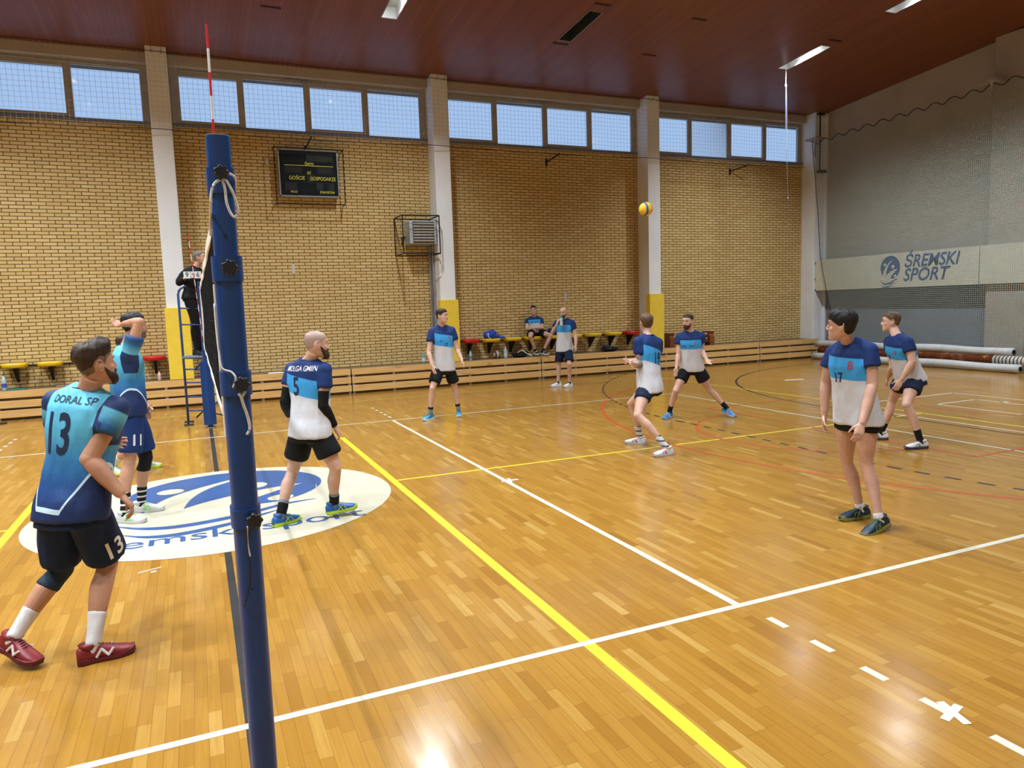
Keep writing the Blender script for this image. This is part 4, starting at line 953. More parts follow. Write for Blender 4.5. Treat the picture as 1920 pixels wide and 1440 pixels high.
def shoe(root, H, d, s, mats, label=None, extra=None):
    up = (V((0, 0, 1))-d*d.z).normalized(); l = d.cross(up).normalized(); L = .295*s
    def P(t, z, x=0): return H+d*(t*L-.02*s)+up*(z*s)+l*x*s
    tab = [(0, .030, .02, .078, 0), (.05, .036, .016, .098, 0), (.15, .039, .014, .104, 0), (.28, .037, .013, .104, 0), (.40, .040, .013, .098, 0), (.55, .046, .013, .084, .003), (.70, .049, .013, .069, .005), (.85, .044, .014, .057, .003), (.95, .034, .017, .045, 0), (1.0, .018, .02, .036, -.001)]
    bm = BM(); R_ = []
    for i in range(21):
        t = i/20; w, z0, z1, x = interp(tab, t); R_.append((P(t, (z0+z1)/2, x), l, up, w*s, (z1-z0)/2*s, 2.5 if t > .3 else 2.8))
    loft(bm, R_, 20)
    for v in bm.verts:   # narrow the top of each section so that the upper slopes inward
        q = v.co-H; h = q.dot(up)/s; x = q.dot(l)
        if h > .03: v.co -= l*x*min(.30, (h-.03)*4.2)
    sh = obj('shoe', bm, mats[0], root, smooth=True)
    if label: sh['label'] = label
    bm = BM(); out = []
    for t in [i/20 for i in range(21)]: w, z0, z1, x = interp(tab, t); out.append((t, w*1.10+.002, x))
    top = []; bot = []
    ring = [(t, w+x) for t, w, x in out]+[(t, -w+x) for t, w, x in reversed(out)]
    def lift(t): return .012*max(0, (t-.82)/.18)**1.5+.006*max(0, (.1-t)/.1)
    zt = lambda t: .034-.006*math.sin(PI*t)+lift(t)
    a = [bm.verts.new(P(t, lift(t), x*.94)) for t, x in ring]; b = [bm.verts.new(P(t, .012+lift(t), x)) for t, x in ring]; c = [bm.verts.new(P(t, zt(t), x*.97)) for t, x in ring]
    n = len(ring)
    for p, q in ((a, b), (b, c)):
        for k in range(n): bm.faces.new((p[k], p[(k+1) % n], q[(k+1) % n], q[k]))
    bm.faces.new(a[::-1]); bm.faces.new(c); obj('sole', bm, mats[1], sh)
    # side stripes and laces
    bm = BM()
    for sg in (1, -1):
        for t0, t1 in ((.36, .52), (.50, .40), (.62, .56)) if extra != 'N' else ():
            pts = []
            for k in range(5):
                f = k/4; t = t0+(t1-t0)*f; w, z0, z1, x = interp(tab, t); z = .028+(z1*.82-.028)*f; wx = w*(1-min(.30, max(0, z-.03)*4.2))+.0015
                pts.append(P(t, z, x+sg*wx*.985))
            tube(bm, pts, .0042*s, 5)
        if extra == 'N':
            for q0, q1 in (((.32, .032), (.42, .076)), ((.41, .076), (.53, .034)), ((.52, .034), (.62, .070))):
                pts = []
                for k in range(5):
                    f = k/4; t = q0[0]+(q1[0]-q0[0])*f; z = q0[1]+(q1[1]-q0[1])*f; w, z0, z1, x = interp(tab, t); wx = w*(1-min(.30, max(0, z-.03)*4.2))+.001; pts.append(P(t, z, x+sg*wx))
                tube(bm, pts, .0075*s, 6)
    obj('stripe', bm, mats[2], sh)
    bm = BM()
    for k in range(5):
        t = .40+.055*k; w, z0, z1, x = interp(tab, t); tube(bm, [P(t, z1*.93+.002, x+.018), P(t+.01, z1+.004, x), P(t, z1*.93+.002, x-.018)], .0028*s, 5)
    w, z0, z1, x = interp(tab, .38)
    for sg in (1, -1): tube(bm, bez([P(.38, z1+.004, x), P(.36, z1+.016, x+sg*.022), P(.42, z1+.004, x+sg*.032), P(.39, z1+.003, x+sg*.006)], 3), .0022*s, 5)
    obj('laces', bm, mats[2] if extra != 'N' else mats[1], sh)
    bm = BM(); loft(bm, [(P(.22, .080), l, d, .034*s, .046*s, 2), (P(.22, .100), l, d, .040*s, .050*s, 2), (P(.20, .112), l, d, .041*s, .050*s, 2)], 20); obj('ankle_collar', bm, mats[0], sh, smooth=True)
def decal(jme, bm, org, ux, uy, nrm, mat, parent, name='number', off=.003):
    """wrap flat lettering onto the garment"""
    b_ = BM(); b_.from_mesh(jme); tree = BVHTree.FromBMesh(b_); ux = ux.normalized(); uy = uy.normalized(); bad = []
    for v in bm.verts:
        p = org+ux*v.co.x+uy*v.co.y
        h, n, i, dd = tree.ray_cast(p+nrm*.5, -nrm)
        if h is None: bad.append(v); continue
        v.co = h+n*off
    bmesh.ops.delete(bm, geom=bad, context='VERTS'); b_.free()
    if len(bm.faces) == 0: bm.free(); return None
    return obj(name, bm, mat, parent)
PD = {"p13":{"H":1.84,"pel":[-0.832,1.22,0.903],"neck":[-0.711,1.279,1.576],"head":[-0.646,1.183,1.718],"tor":[0.52,0.854,0.0],"hip":[0.66,0.751,0.0],"hd":[0.877,0.48,0.0],"hp":5,"el":{"R":[-0.716,1.109,1.193],"L":[-0.862,1.479,1.231]},
"wr":{"R":[-0.566,1.076,0.973],"L":[-0.703,1.664,1.191]},
"heel":{"R":[-0.855,1.11,0.0],"L":[-1.273,1.348,0.09]},
"fd":{"R":[0.985,0.174,0.0],"L":[0.724,-0.631,-0.278]},
"ank":{"R":[-0.79,1.121,0.097],"L":[-1.205,1.288,0.165]},
"knee":{"L":[-0.953,1.424,0.487],"R":[-0.697,1.322,0.51]}},
"p11":{"H":1.84,"pel":[-0.76,4.45,1.099],"neck":[-0.743,4.476,1.715],"head":[-0.663,4.478,1.894],"tor":[0.986,0.168,0.0],"hip":[0.986,0.168,0.0],"hd":[0.997,0.082,0.0],"hp":0,"el":{"R":[-0.598,4.232,1.934],"L":[-0.769,4.733,1.339]},
"wr":{"R":[-0.749,4.435,1.921],"L":[-0.673,4.769,1.079]},
"heel":{"R":[-0.932,4.277,0.0],"L":[-0.815,4.6,0.0]},
"fd":{"R":[0.869,-0.494,0.0],"L":[0.979,-0.202,0.0]},
"ank":{"R":[-0.875,4.244,0.097],"L":[-0.75,4.586,0.097]},
"knee":{"L":[-0.666,4.538,0.566],"R":[-0.79,4.317,0.616]}},
"pH":{"H":1.8,"pel":[-1.03,6.786,0.768],"neck":[-1.039,6.861,1.466],"head":[-0.941,6.849,1.624],"tor":[0.965,0.261,0.0],"hip":[0.965,0.261,0.0],"hd":[0.996,0.089,0.0],"hp":0,"el":{"L":[-0.847,6.991,0.937],"R":[-0.935,6.587,1.154]},
"wr":{"L":[-0.75,6.784,0.833],"R":[-0.809,6.447,0.991]},
"heel":{"R":[-1.24,6.797,0.05],"L":[-0.922,6.994,0.0]},
"fd":{"R":[0.579,-0.796,-0.176],"L":[0.985,-0.175,-0.0]},
"ank":{"R":[-1.192,6.731,0.132],"L":[-0.858,6.982,0.095]},
"knee":{"L":[-0.837,6.693,0.369],"R":[-0.956,6.492,0.375]}},
"p5":{"H":1.84,"pel":[0.81,3.368,0.875],"neck":[0.833,3.4,1.533],"head":[0.902,3.295,1.676],"tor":[0.761,0.649,0.0],"hip":[0.794,0.609,0.0],"hd":[0.991,0.13,0.0],"hp":-2,"el":{"L":[0.613,3.502,1.143],"R":[0.915,3.221,1.112]},
"wr":{"L":[0.663,3.692,0.98],"R":[1.027,3.297,0.897]},
"heel":{"L":[0.435,3.341,0.0],"R":[0.934,3.397,0.03]},
"fd":{"L":[0.857,0.516,0.0],"R":[0.996,0.027,0.09]},
"ank":{"L":[0.492,3.375,0.097],"R":[0.992,3.399,0.133]},
"knee":{"L":[0.641,3.541,0.458],"R":[1.0,3.242,0.511]}},
"p17":{"H":1.8,"pel":[3.908,8.77,0.894],"neck":[3.899,8.758,1.646],"head":[3.885,8.689,1.817],"tor":[-0.088,-0.996,0.0],"hip":[-0.088,-0.996,0.0],"hd":[0.669,-0.744,0.0],"hp":0,"el":{"L":[4.147,8.693,1.21],"R":[3.625,8.726,1.191]},
"wr":{"L":[4.175,8.531,1.022],"R":[3.642,8.591,0.951]},
"heel":{"R":[3.639,8.725,0.0],"L":[4.188,8.874,0.0]},
"fd":{"R":[-0.798,-0.602,0.0],"L":[-0.295,-0.955,0.0]},
"ank":{"R":[3.588,8.686,0.095],"L":[4.168,8.812,0.095]},
"knee":{"L":[4.111,8.799,0.53],"R":[3.635,8.628,0.563]}},
"seat":{"H":1.78,"pel":[8.198,13.98,1.222],"neck":[8.207,14.02,1.634],"head":[8.174,13.99,1.806],"tor":[-0.428,-0.904,0.0],"hip":[-0.428,-0.904,0.0],"hd":[-0.459,-0.888,0.0],"hp":0,"el":{"R":[7.905,13.85,1.333],"L":[8.356,13.85,1.333]},
"wr":{"R":[8.127,13.74,1.358],"L":[7.974,13.72,1.343]},
"heel":{"L":[8.276,13.763,0.642],"R":[8.081,13.785,0.653]},
"fd":{"R":[-0.1,-0.994,-0.05],"L":[0.252,-0.966,-0.05]},
"ank":{"R":[8.075,13.72,0.74],"L":[8.292,13.7,0.728]},
"knee":{"R":[7.867,13.58,1.134],"L":[8.474,13.58,1.133]}},
"coach":{"H":1.8,"pel":[7.851,11.647,0.885],"neck":[7.876,11.639,1.609],"head":[7.821,11.595,1.755],"tor":[-0.677,-0.736,0.0],"hip":[-0.582,-0.813,0.0],"hd":[-0.795,-0.607,0.0],"hp":-12,"el":{"L":[8.064,11.473,1.203],"R":[7.631,11.818,1.294]},
"wr":{"L":[8.011,11.37,0.982],"R":[7.681,11.662,1.483]},
"heel":{"R":[7.785,11.774,0.0],"L":[7.952,11.531,0.0]},
"fd":{"R":[-0.992,-0.128,0.0],"L":[-0.929,-0.37,0.0]},
"ank":{"R":[7.721,11.766,0.095],"L":[7.892,11.506,0.095]},
"knee":{"L":[7.842,11.403,0.544],"R":[7.745,11.747,0.529]}},
"p19":{"H":1.82,"pel":[5.351,4.465,0.836],"neck":[5.384,4.54,1.517],"head":[5.399,4.596,1.676],"tor":[-0.187,0.982,0.0],"hip":[-0.435,0.901,0.0],"hd":[0.212,0.977,0.0],"hp":5,"el":{"L":[5.21,4.464,1.138],"R":[5.596,4.678,1.172]},
"wr":{"L":[5.0,4.329,1.183],"R":[5.0,4.429,1.203]},
"heel":{"R":[5.471,4.772,0.0],"L":[5.371,4.027,0.0]},
"fd":{"R":[-0.731,0.682,-0.0],"L":[-0.999,-0.05,-0.0]},
"ank":{"R":[5.423,4.817,0.096],"L":[5.305,4.024,0.096]},
"knee":{"L":[5.032,4.271,0.509],"R":[5.312,4.855,0.573]}},
"recv":{"H":1.8,"pel":[7.433,6.275,0.821],"neck":[7.364,6.226,1.448],"head":[7.308,6.213,1.607],"tor":[-0.713,-0.701,0.0],"hip":[-0.636,-0.772,0.0],"hd":[-0.924,-0.383,0.0],"hp":-5,"el":{"L":[7.528,6.146,1.119],"R":[7.214,6.348,1.068]},
"wr":{"L":[7.467,5.942,0.993],"R":[7.115,6.272,0.852]},
"heel":{"R":[7.147,6.478,0.0],"L":[7.924,6.087,0.06]},
"fd":{"R":[-0.893,-0.45,0.0],"L":[0.133,-0.966,-0.223]},
"ank":{"R":[7.089,6.449,0.095],"L":[7.936,6.003,0.138]},
"knee":{"L":[7.69,6.153,0.464],"R":[7.103,6.276,0.478]}},
"fore":{"H":1.84,"pel":[5.003,0.865,0.928],"neck":[4.968,0.928,1.589],"head":[4.835,0.891,1.717],"tor":[-0.999,-0.05,0.0],"hip":[-0.995,-0.102,0.0],"hd":[-0.543,0.84,0.0],"hp":0,"el":{"L":[4.975,0.697,1.23],"R":[4.958,1.163,1.213]},
"wr":{"L":[4.814,0.656,0.923],"R":[4.919,1.141,0.923]},
"heel":{"R":[5.229,0.94,0.0],"L":[5.089,0.627,0.03]},
"fd":{"R":[-0.99,0.144,-0.0],"L":[-0.975,-0.018,-0.222]},
"ank":{"R":[5.163,0.95,0.097],"L":[5.002,0.626,0.11]},
"knee":{"L":[5.015,0.775,0.544],"R":[5.072,1.029,0.511]}},
"right":{"H":1.84,"pel":[8.319,2.932,0.871],"neck":[8.134,3.0,1.436],"head":[8.159,3.099,1.596],"tor":[-0.954,0.299,0.0],"hip":[-0.984,0.181,0.0],"hd":[-0.651,0.759,0.0],"hp":0,"el":{"L":[8.121,2.749,1.105],"R":[8.209,3.098,1.011]},
"wr":{"L":[8.033,2.83,0.871],"R":[8.325,3.259,0.851]},
"heel":{"R":[8.337,3.276,0.0],"L":[8.26,2.643,0.0]},
"fd":{"R":[-0.835,0.55,-0.0],"L":[-0.962,0.274,-0.0]},
"ank":{"R":[8.282,3.313,0.097],"L":[8.196,2.661,0.097]},
"knee":{"L":[8.048,2.76,0.564],"R":[8.362,3.22,0.535]}},
"ref":{"H":1.8,"pel":[-0.115,10.75,2.312],"neck":[-0.041,10.75,2.834],"head":[0.041,10.72,2.992],"tor":[0.767,-0.642,0.0],"hip":[0.767,-0.642,0.0],"hd":[0.966,-0.258,0.0],"hp":5,"el":{"R":[-0.323,10.7,2.561],"L":[0.116,10.8,2.548]},
"wr":{"R":[-0.22,10.53,2.627],"L":[0.039,10.57,2.625]},
"heel":{"L":[-0.084,10.902,1.25],"R":[-0.164,10.822,1.25]},
"fd":{"L":[0.6,-0.8,0.0],"R":[0.6,-0.8,0.0]},
"ank":{"R":[-0.125,10.77,1.345],"L":[-0.045,10.85,1.345]},
"knee":{"R":[-0.115,10.71,1.834],"L":[-0.044,10.78,1.83]}}}
def torso_rings(P, N, hl, tl, hf, tf, tab, s, infl, w0, w1, K=16, fold=0, seed=0):
    up = (N-P); T = up.length; R_ = []
    for i in range(K+1):
        w = w0+(w1-w0)*i/K; a, b, off, e = interp(tab, w); f = min(1, max(0, w)); u = hl.lerp(tl, f).normalized(); v = hf.lerp(tf, f); v = (v-u*v.dot(u)).normalized()
        R_.append((P+up*w+v*off*s, u, v, a*s+infl, b*s+infl, e))
    return R_
BODY_T = [(-.16, .150, .100, -.01, 2.2), (0, .165, .112, -.012, 2.2), (.22, .148, .100, .002, 2.2), (.45, .150, .105, .006, 2.3), (.68, .170, .115, .004, 2.5), (.86, .172, .105, -.004, 2.4), (.95, .120, .078, -.010, 2.2), (1.0, .072, .062, -.012, 2)]
SHIRT_T = [(-.16, .208, .150, -.008, 2.3), (0, .200, .146, -.008, 2.3), (.22, .180, .128, .004, 2.4), (.45, .172, .122, .008, 2.4), (.68, .188, .128, .006, 2.6), (.84, .186, .116, -.002, 2.5), (.93, .142, .090, -.008, 2.3), (.985, .080, .072, -.010, 2), (1.0, .070, .066, -.010, 2)]
def person(key, label, skin='b', hair='brown', hstyle=None, beard=None, bst=0, jm=None, shorts='sh_black', slen=.55, sock='sock_white', shk='white', sockh=.55, vox=.009, hem=-.10, slv=.52, curl=.35, spread=1, nums=(), knee=None, sleeve=None, handd=None, handn=None, build=1.0, armb=1.08, hsc=1.0, legs='LR', long_=False, shoex=None, hipsh=None, sockcut=None, mouth=0):
    D = PD[key]; s = D['H']/1.8
    P, N, Hc = V(D['pel']), V(D['neck']), V(D['head'])
    tf, hf, hd = V(D['tor']), V(D['hip']), V(D['hd'])
    up = (N-P).normalized(); T = (N-P).length
    ts = V((tf.y, -tf.x, 0)); hs = V((hf.y, -hf.x, 0))
    tfo = (tf-up*tf.dot(up)).normalized(); hfo = (hf-up*hf.dot(up)*.5).normalized()
    tl = tfo.cross(up).normalized(); hl = hs
    SHr = {k: N+tl*(.178*s*(1 if k == 'R' else -1)*build)-up*.090*s for k in 'LR'}
    EL = {k: V(v) for k, v in D['el'].items()}; WR = {k: V(v) for k, v in D['wr'].items()}
    HJ = {k: P+hl*(.092*s*(1 if k == 'R' else -1)) for k in 'LR'}; KN = {k: V(v) for k, v in D['knee'].items()}; AN = {k: V(v) for k, v in D['ank'].items()}; FD = {k: V(v).normalized() for k, v in D['fd'].items()}; HE = {k: V(v) for k, v in D['heel'].items()}
    root = thing('person', label, 'person', ((AN['L'].x+AN['R'].x)/2, (AN['L'].y+AN['R'].y)/2, min(HE['L'].z, HE['R'].z)))
    # head frame
    hp = math.radians(D['hp']); hf_ = hd*math.cos(hp)+V((0, 0, math.sin(hp))); hu = V((0, 0, 1))*math.cos(hp)-hd*math.sin(hp); hr = hf_.cross(hu)
    hsz = s*hsc
    X = lambda p: Hc+(hr*p.x+hf_*p.y+hu*p.z)*hsz
    F3 = Matrix((hr, hf_, hu)).transposed()
    # ---- body
    bm = BM()
    loft(bm, torso_rings(P, N, hl, tl, hfo, tfo, BODY_T, s*build, -.006, -.16, 1.0), 24)
    for k in 'LR':
        sg = 1 if k == 'R' else -1
        ell(bm, P-hfo*.055*s+hl*.065*s*sg-V((0, 0, .03*s)), (.085*s, .085*s, .09*s))
        limb(bm, HJ[k], KN[k], THIGH, hf, s*build); ell(bm, KN[k], (.055*s,)*3); limb(bm, KN[k], AN[k], SHIN, (hf if abs((AN[k]-KN[k]).normalized().dot(hf)) < .8 else V((0, 0, 1))), s*build)
        tube(bm, [AN[k]+V((0, 0, .01)), HE[k]+FD[k]*.06*s+V((0, 0, .04*s)), HE[k]+FD[k]*.16*s+V((0, 0, .035*s))], .028*s, 10)
        limb(bm, N-up*.01+tl*.02*sg, SHr[k], [(0, .044, 0), (1, .040, 0)], tfo, s); ell(bm, SHr[k]-up*.010*s, (.048*s*build,)*3)
        if k in EL:
            ref = -(WR[k]-EL[k]); limb(bm, SHr[k], EL[k], UARM, ref, s*armb); ell(bm, EL[k], (.0415*s*armb,)*3); limb(bm, EL[k], WR[k], FARM, tfo, s*armb)
            dd = V(handd[k]) if handd and k in handd else (WR[k]-EL[k]).normalized()
            nn = V(handn[k]) if handn and k in handn else (-tl*sg*.8-tfo*.45)
            nn = (nn-dd*nn.dot(dd)).normalized(); th = dd.cross(nn)*sg
            cu = curl[k] if isinstance(curl, dict) else curl
            hand(bm, WR[k], dd, nn, th, s, cu, spread)
    limb(bm, N-up*.03, Hc+hu*(-.06*hsz)-hf_*.018, [(0, .062, 0), (.4, .056, 0), (1, .056, 0)], tfo, s*build)
    shell(bm, lambda a, z: 0, X)
    Z3 = [(0, 0)]
    e_ = lambda c, r: ell(bm, X(V(c)), tuple(q*hsz for q in r), F3)
    loft(bm, [(X(V((0, y, z))), hr, hu, w*hsz, h*hsz, 2) for y, z, w, h in ((.086, .012, .008, .016), (.100, .004, .009, .016), (.112, -.010, .012, .014), (.119, -.022, .013, .010), (.117, -.030, .010, .006))], 12)
    e_((.012, .106, -.027), (.008, .009, .007)); e_((-.012, .106, -.027), (.008, .009, .007))
    e_((0, .092, .036), (.045, .012, .010)); e_((0, .092, -.055), (.026, .011, .014)); e_((0, .086, -.098), (.022, .016, .016))
    for sg in (1, -1): e_((sg*.044, .064, -.020), (.019, .020, .018)); 
    for sg in (1, -1):
        loft(bm, [(X(V((sg*(.070+.010*math.sin(PI*f)+.010*f*0), -.008-.010*f, -.036+.070*f))), hf_, hr, (.006+.016*math.sin(PI*(.15+.8*f)))*hsz, .006*hsz, 2) for f in [i/8 for i in range(9)]], 10)
    me = solidify(bm, vox, 3)
    body = mesh_ob('body', me, SK[skin], root, True)
    for sg in (1, -1):   # outer rims of the ears
        bm = BM(); ez = lambda y, z, x=.083: X(V((sg*x, y, z)))
        tube(bm, bez([ez(.000, .010, .079), ez(.002, .024), ez(-.010, .034), ez(-.024, .028, .086), ez(-.028, .008, .087), ez(-.020, -.014, .084), ez(-.009, -.030, .080), ez(.001, -.028, .077), ez(.000, -.014, .076)], 4), .0042*hsz, 6)
        tube(bm, bez([ez(-.002, .012, .080), ez(-.014, .016, .082), ez(-.017, .0, .082), ez(-.008, -.012, .079)], 3), .003*hsz, 6)
        obj('ear_rim', bm, SK[skin], root, smooth=True)
    # ---- eyes, brows, lips
    if key not in ('p19', 'pH'):
        for sg in (1, -1):
            bm = BM(); ell(bm, X(V((sg*.031, .0855, .014))), (.0105*hsz, .0065*hsz, .0048*hsz), F3, 12, 8); ey = obj('eye', bm, M['eyewhite'], root, smooth=True)
            bm = BM(); ell(bm, X(V((sg*.031, .0905, .014))), (.0048*hsz, .0035*hsz, .0046*hsz), F3, 10, 6); obj('iris', bm, M['iris'], ey, smooth=True)
            bm = BM(); tube(bm, bez([X(V((sg*.012, .1025, .034))), X(V((sg*.030, .1015, .041))), X(V((sg*.048, .088, .035)))], 4), .0038*hsz, 6, .002*hsz); obj('eyebrow', bm, HR[hair if hair else 'brown'], root, smooth=True)
        bm = BM()
        for z, h in ((-.0525, .0042), (-.0605, .0052)): ell(bm, X(V((0, .1005, z))), (.021*hsz, .006*hsz, h*hsz), F3, 12, 6)
        obj('lips', bm, M['lips'], root, smooth=True)
        if mouth: bm = BM(); ell(bm, X(V((0, .1025, -.0568))), (.012*hsz, .006*hsz, .006*hsz), F3, 12, 6); obj('open_mouth', bm, M['iris'], root, smooth=True)
    # ---- hair
    if hstyle:
        zf, zt_, zs, zn, thk, tuft, sd = hstyle
        def hf2(a, z):
            f = math.sin(a); zh = interp([(-1, zn), (-.5, zn+.02), (-.15, zs-.012), (.1, zs), (.3, zt_-.015), (.5, zt_), (.75, zf-.004), (1, zf)], f)[0]
            w = sstep(z, zh-.006, zh+.012); nz = noise.noise(V((math.cos(a)*3, f*3, z*30))*1.3)
            g = thk*(sd+(1-sd)*sstep(z, max(zh, .005), max(zh, .005)+.055))*(1+.35*nz)+tuft*sstep(z, .06, .11)*(1+.5*nz)*(.6+.4*f)
            return g*w-.008*(1-w)
        bm = BM(); shell(bm, hf2, X, 72); obj('hair', bm, HR[hair], root, smooth=True)
        if key == 'p13':
            bm = BM(); shell(bm, lambda a, z: .0018*sstep(z, interp([(-1, -.055), (0, -.02), (.12, -.035), (.3, .02), (.5, .045), (1, .07)], math.sin(a))[0]-.008, interp([(-1, -.055), (0, -.02), (.12, -.035), (.3, .02), (.5, .045), (1, .07)], math.sin(a))[0]+.01)-.0012, X, 72); obj('faded_sides', bm, HR['fade'], root, smooth=True)
    if beard:
        def bf(a, z):
            f = math.sin(a); ztop = interp([(-.1, -.2), (.08, -.2), (.14, -.005), (.3, -.022), (.55, -.045), (.8, -.050), (.93, -.036), (1, -.034)], f)[0]
            w = sstep(-z, -ztop-.004, -ztop+.008)*sstep(f, .10, .2)
            return bst*(.35+.65*sstep(-z, .05, .10))*w*(1+.3*noise.noise(V((a*6, z*60, 0))))-.006*(1-w)
        bm = BM(); shell(bm, bf, X, 72); obj('beard', bm, HR[beard], root, smooth=True)
        bm = BM(); tube(bm, bez([X(V((-.026, .094, -.058))), X(V((-.014, .105, -.046))), X(V((0, .108, -.043))), X(V((.014, .105, -.046))), X(V((.026, .094, -.058)))], 3), .0045*hsz, 6); obj('moustache', bm, HR[beard], root, smooth=True)
    # ---- jersey
    def cloth_noise(me, amp, sc=7.0, seed=0):
        ns = [v.normal.copy() for v in me.vertices]
        for v, nn_ in zip(me.vertices, ns):
            q = V((v.co.x*sc, v.co.y*sc, v.co.z*sc*.38+seed)); v.co += nn_*(noise.noise(q)*amp+noise.noise(q*2.3)*amp*.45+amp*.45)
    bm = BM(); loft(bm, torso_rings(P, N, hl, tl, hfo, tfo, SHIRT_T, s*build, .004, hem, 1.0, 20), 28)
    for k in 'LR':
        sg = 1 if k == 'R' else -1
        limb(bm, N-up*.02*s+tl*.03*sg*s, SHr[k], [(0, .056, 0), (1, .054, 0)], tfo, s)
        ell(bm, SHr[k]-up*.004, (.067*s*build,)*3)
        if k in EL:
            limb(bm, SHr[k], EL[k], [(0, .060, 0), (.25, .066, 0), (.55, .071, 0), (1, .066, 0)], -tfo, s*max(build, armb*.98), .002, 0, slv if not long_ else 1)
            if long_: ell(bm, EL[k], (.058*s,)*3); limb(bm, EL[k], WR[k], [(0, .058, 0), (.5, .050, 0), (1, .036, 0)], tfo, s, 0, 0, .95)
    jme = solidify(bm, vox*1.15, 12); cloth_noise(jme, .010*s, 8, hash_(key))
    n = len(jme.vertices); jme.attributes.new('tl', 'FLOAT_VECTOR', 'POINT'); jme.attributes.new('sl', 'FLOAT', 'POINT'); jme.attributes.new('st', 'FLOAT', 'POINT'); A1, A2, A3 = (jme.attributes[k_] for k_ in ('tl', 'sl', 'st'))
    for i, v in enumerate(jme.vertices):
        q = v.co-P; w = q.dot(up)/T; cl = hl.lerp(tl, min(1, max(0, w))).normalized(); x = q.dot(cl); y = q.dot(tfo); sv = 0; stt = 0
        for k in EL:
            sg = 1 if k == 'R' else -1
            ax = (EL[k]-SHr[k]); t = (v.co-SHr[k]).dot(ax)/ax.length_squared; dist = (v.co-SHr[k]-ax*max(0, min(1, t))).length
            out_ = (v.co-SHr[k]).dot(tl)*sg
            mm = min(max(x*sg-.163*s*build, abs(y)-.138*s, (w-1.02)*T), .090*s-dist, (slv+.08-t)*.3, out_+.02*s)
            if mm > -.015: sv = max(sv, min(1, max(0, .5+mm/.03))); stt = max(stt, t)
        A1.data[i].vector = (x/s, y/s, w); A2.data[i].value = sv; A3.data[i].value = stt
    jo = mesh_ob('jersey' if not long_ else 'sweater', jme, jm, root, True)
    # collar
    bm = BM(); cpts = []
    for i in range(25):
        a = 2*PI*i/24; cpts.append(N-up*(.004+.022*max(0, math.sin(a)))*s+tl*math.cos(a)*.073*s+tfo*(math.sin(a)*.070-.008)*s)
    tube(bm, cpts, .0095*s, 8); obj('collar', bm, M['sh_navy'] if not long_ else M['ref_black'], jo, smooth=True)
    for txt_, side, w, x, size, sx, mat, nm in nums:
        nr = tfo if side == 'F' else -tfo; ux = -tl if side == 'F' else tl
        t_ = text_mesh(txt_, size, sx, .018 if nm == 'number' else .005, seg=.012)
        decal(jme, t_, P+up*T*w+ux*x*s, ux, up, nr, mat, jo, nm)
    # ---- shorts (or trousers)
    bm = BM(); loft(bm, torso_rings(P, N, hl, tl, hfo, hfo, SHIRT_T, s*build, -.022, -.15, .10, 8), 24)
    for k in 'LR':
        sg = 1 if k == 'R' else -1
        ell(bm, P-hfo*.055*s+hl*.068*s*sg-V((0, 0, .03*s)), (.090*s, .088*s, .095*s))
        fl = 1.0 if slen > .3 else .3
        limb(bm, HJ[k], KN[k], [(0, .098, 0), (.25, .106, 0), (.6, .106+.004*fl, 0), (1, .104, 0)] if slen < .99 else THIGH, hf, s*build, 0 if slen < .99 else .012, 0, min(1, slen))
        if slen > .99: limb(bm, KN[k], AN[k], SHIN, hf, s, .016, -.05, .97)
    sme = solidify(bm, vox*1.15, 3); cloth_noise(sme, .008*s if slen < .99 else .005, 8, hash_(key)+5)
    so = mesh_ob('shorts' if slen < .99 else 'trousers', sme, M[shorts], root, True)
    if hipsh:
        txt_, k, w, size, mat = hipsh; sg = 1 if k == 'R' else -1
        c = HJ[k].lerp(KN[k], w); ax = (KN[k]-HJ[k]).normalized(); nr = hl*sg*.98-hfo*.12 if key == 'p13' else hl*sg*.87+hfo*.50
        nr = (nr-ax*nr.dot(ax)).normalized(); ux = (-ax).cross(nr).normalized()
        t_ = text_mesh(txt_, size, .85, .02, seg=.012); decal(sme, t_, c, ux, -ax, nr, mat, so, 'number')
    # ---- knee pads, sleeves, socks, shoes
    if knee:
        for k, mt, a, b in knee:
            bm = BM(); limb(bm, HJ[k], KN[k], THIGH, hf, s*build, .007, 1-a, 1.0); ell(bm, KN[k], (.063*s,)*3); limb(bm, KN[k], AN[k], SHIN, hf, s*build, .007, 0, b)
            mesh_ob('knee_pad', solidify(bm, .009, 4), M[mt], root, True)
    if sleeve:
        for k, mt, a, b in sleeve:
            bm = BM(); limb(bm, SHr[k], EL[k], UARM, -tfo, s*armb, .005, a, 1.0); ell(bm, EL[k], (.047*s*armb,)*3); limb(bm, EL[k], WR[k], FARM, tfo, s*armb, .005, 0, b)
            mesh_ob('arm_sleeve', solidify(bm, .008, 3), M[mt], root, True)
    for k in legs:
        hfk = hf if abs((AN[k]-KN[k]).normalized().dot(hf)) < .8 else V((0, 0, 1))
        sk = sock[k] if isinstance(sock, dict) else sock
        if sk:
            bm = BM(); limb(bm, KN[k], AN[k], SHIN, hfk, s*build, .005, sockh, 1.0, 20); bmx = AN[k]
            tube(bm, [AN[k]+V((0, 0, .02)), AN[k], HE[k]+FD[k]*.06*s+V((0, 0, .05*s))], .034*s, 12)
            mesh_ob('sock', solidify(bm, .008, 2), M[sk], root, True)
            if sockcut:
                bm = BM(); limb(bm, KN[k], AN[k], SHIN, hfk, s*build, .009, *sockcut[1:], 20); obj('ankle_brace' if sockcut[0] == 'sleeve_black' else 'sock_band', bm, M[sockcut[0]], root, smooth=True)
        sm = shk[k] if isinstance(shk, dict) else shk
        if slen < .99 or True: shoe(root, HE[k], FD[k], s, SM[sm], None, shoex)
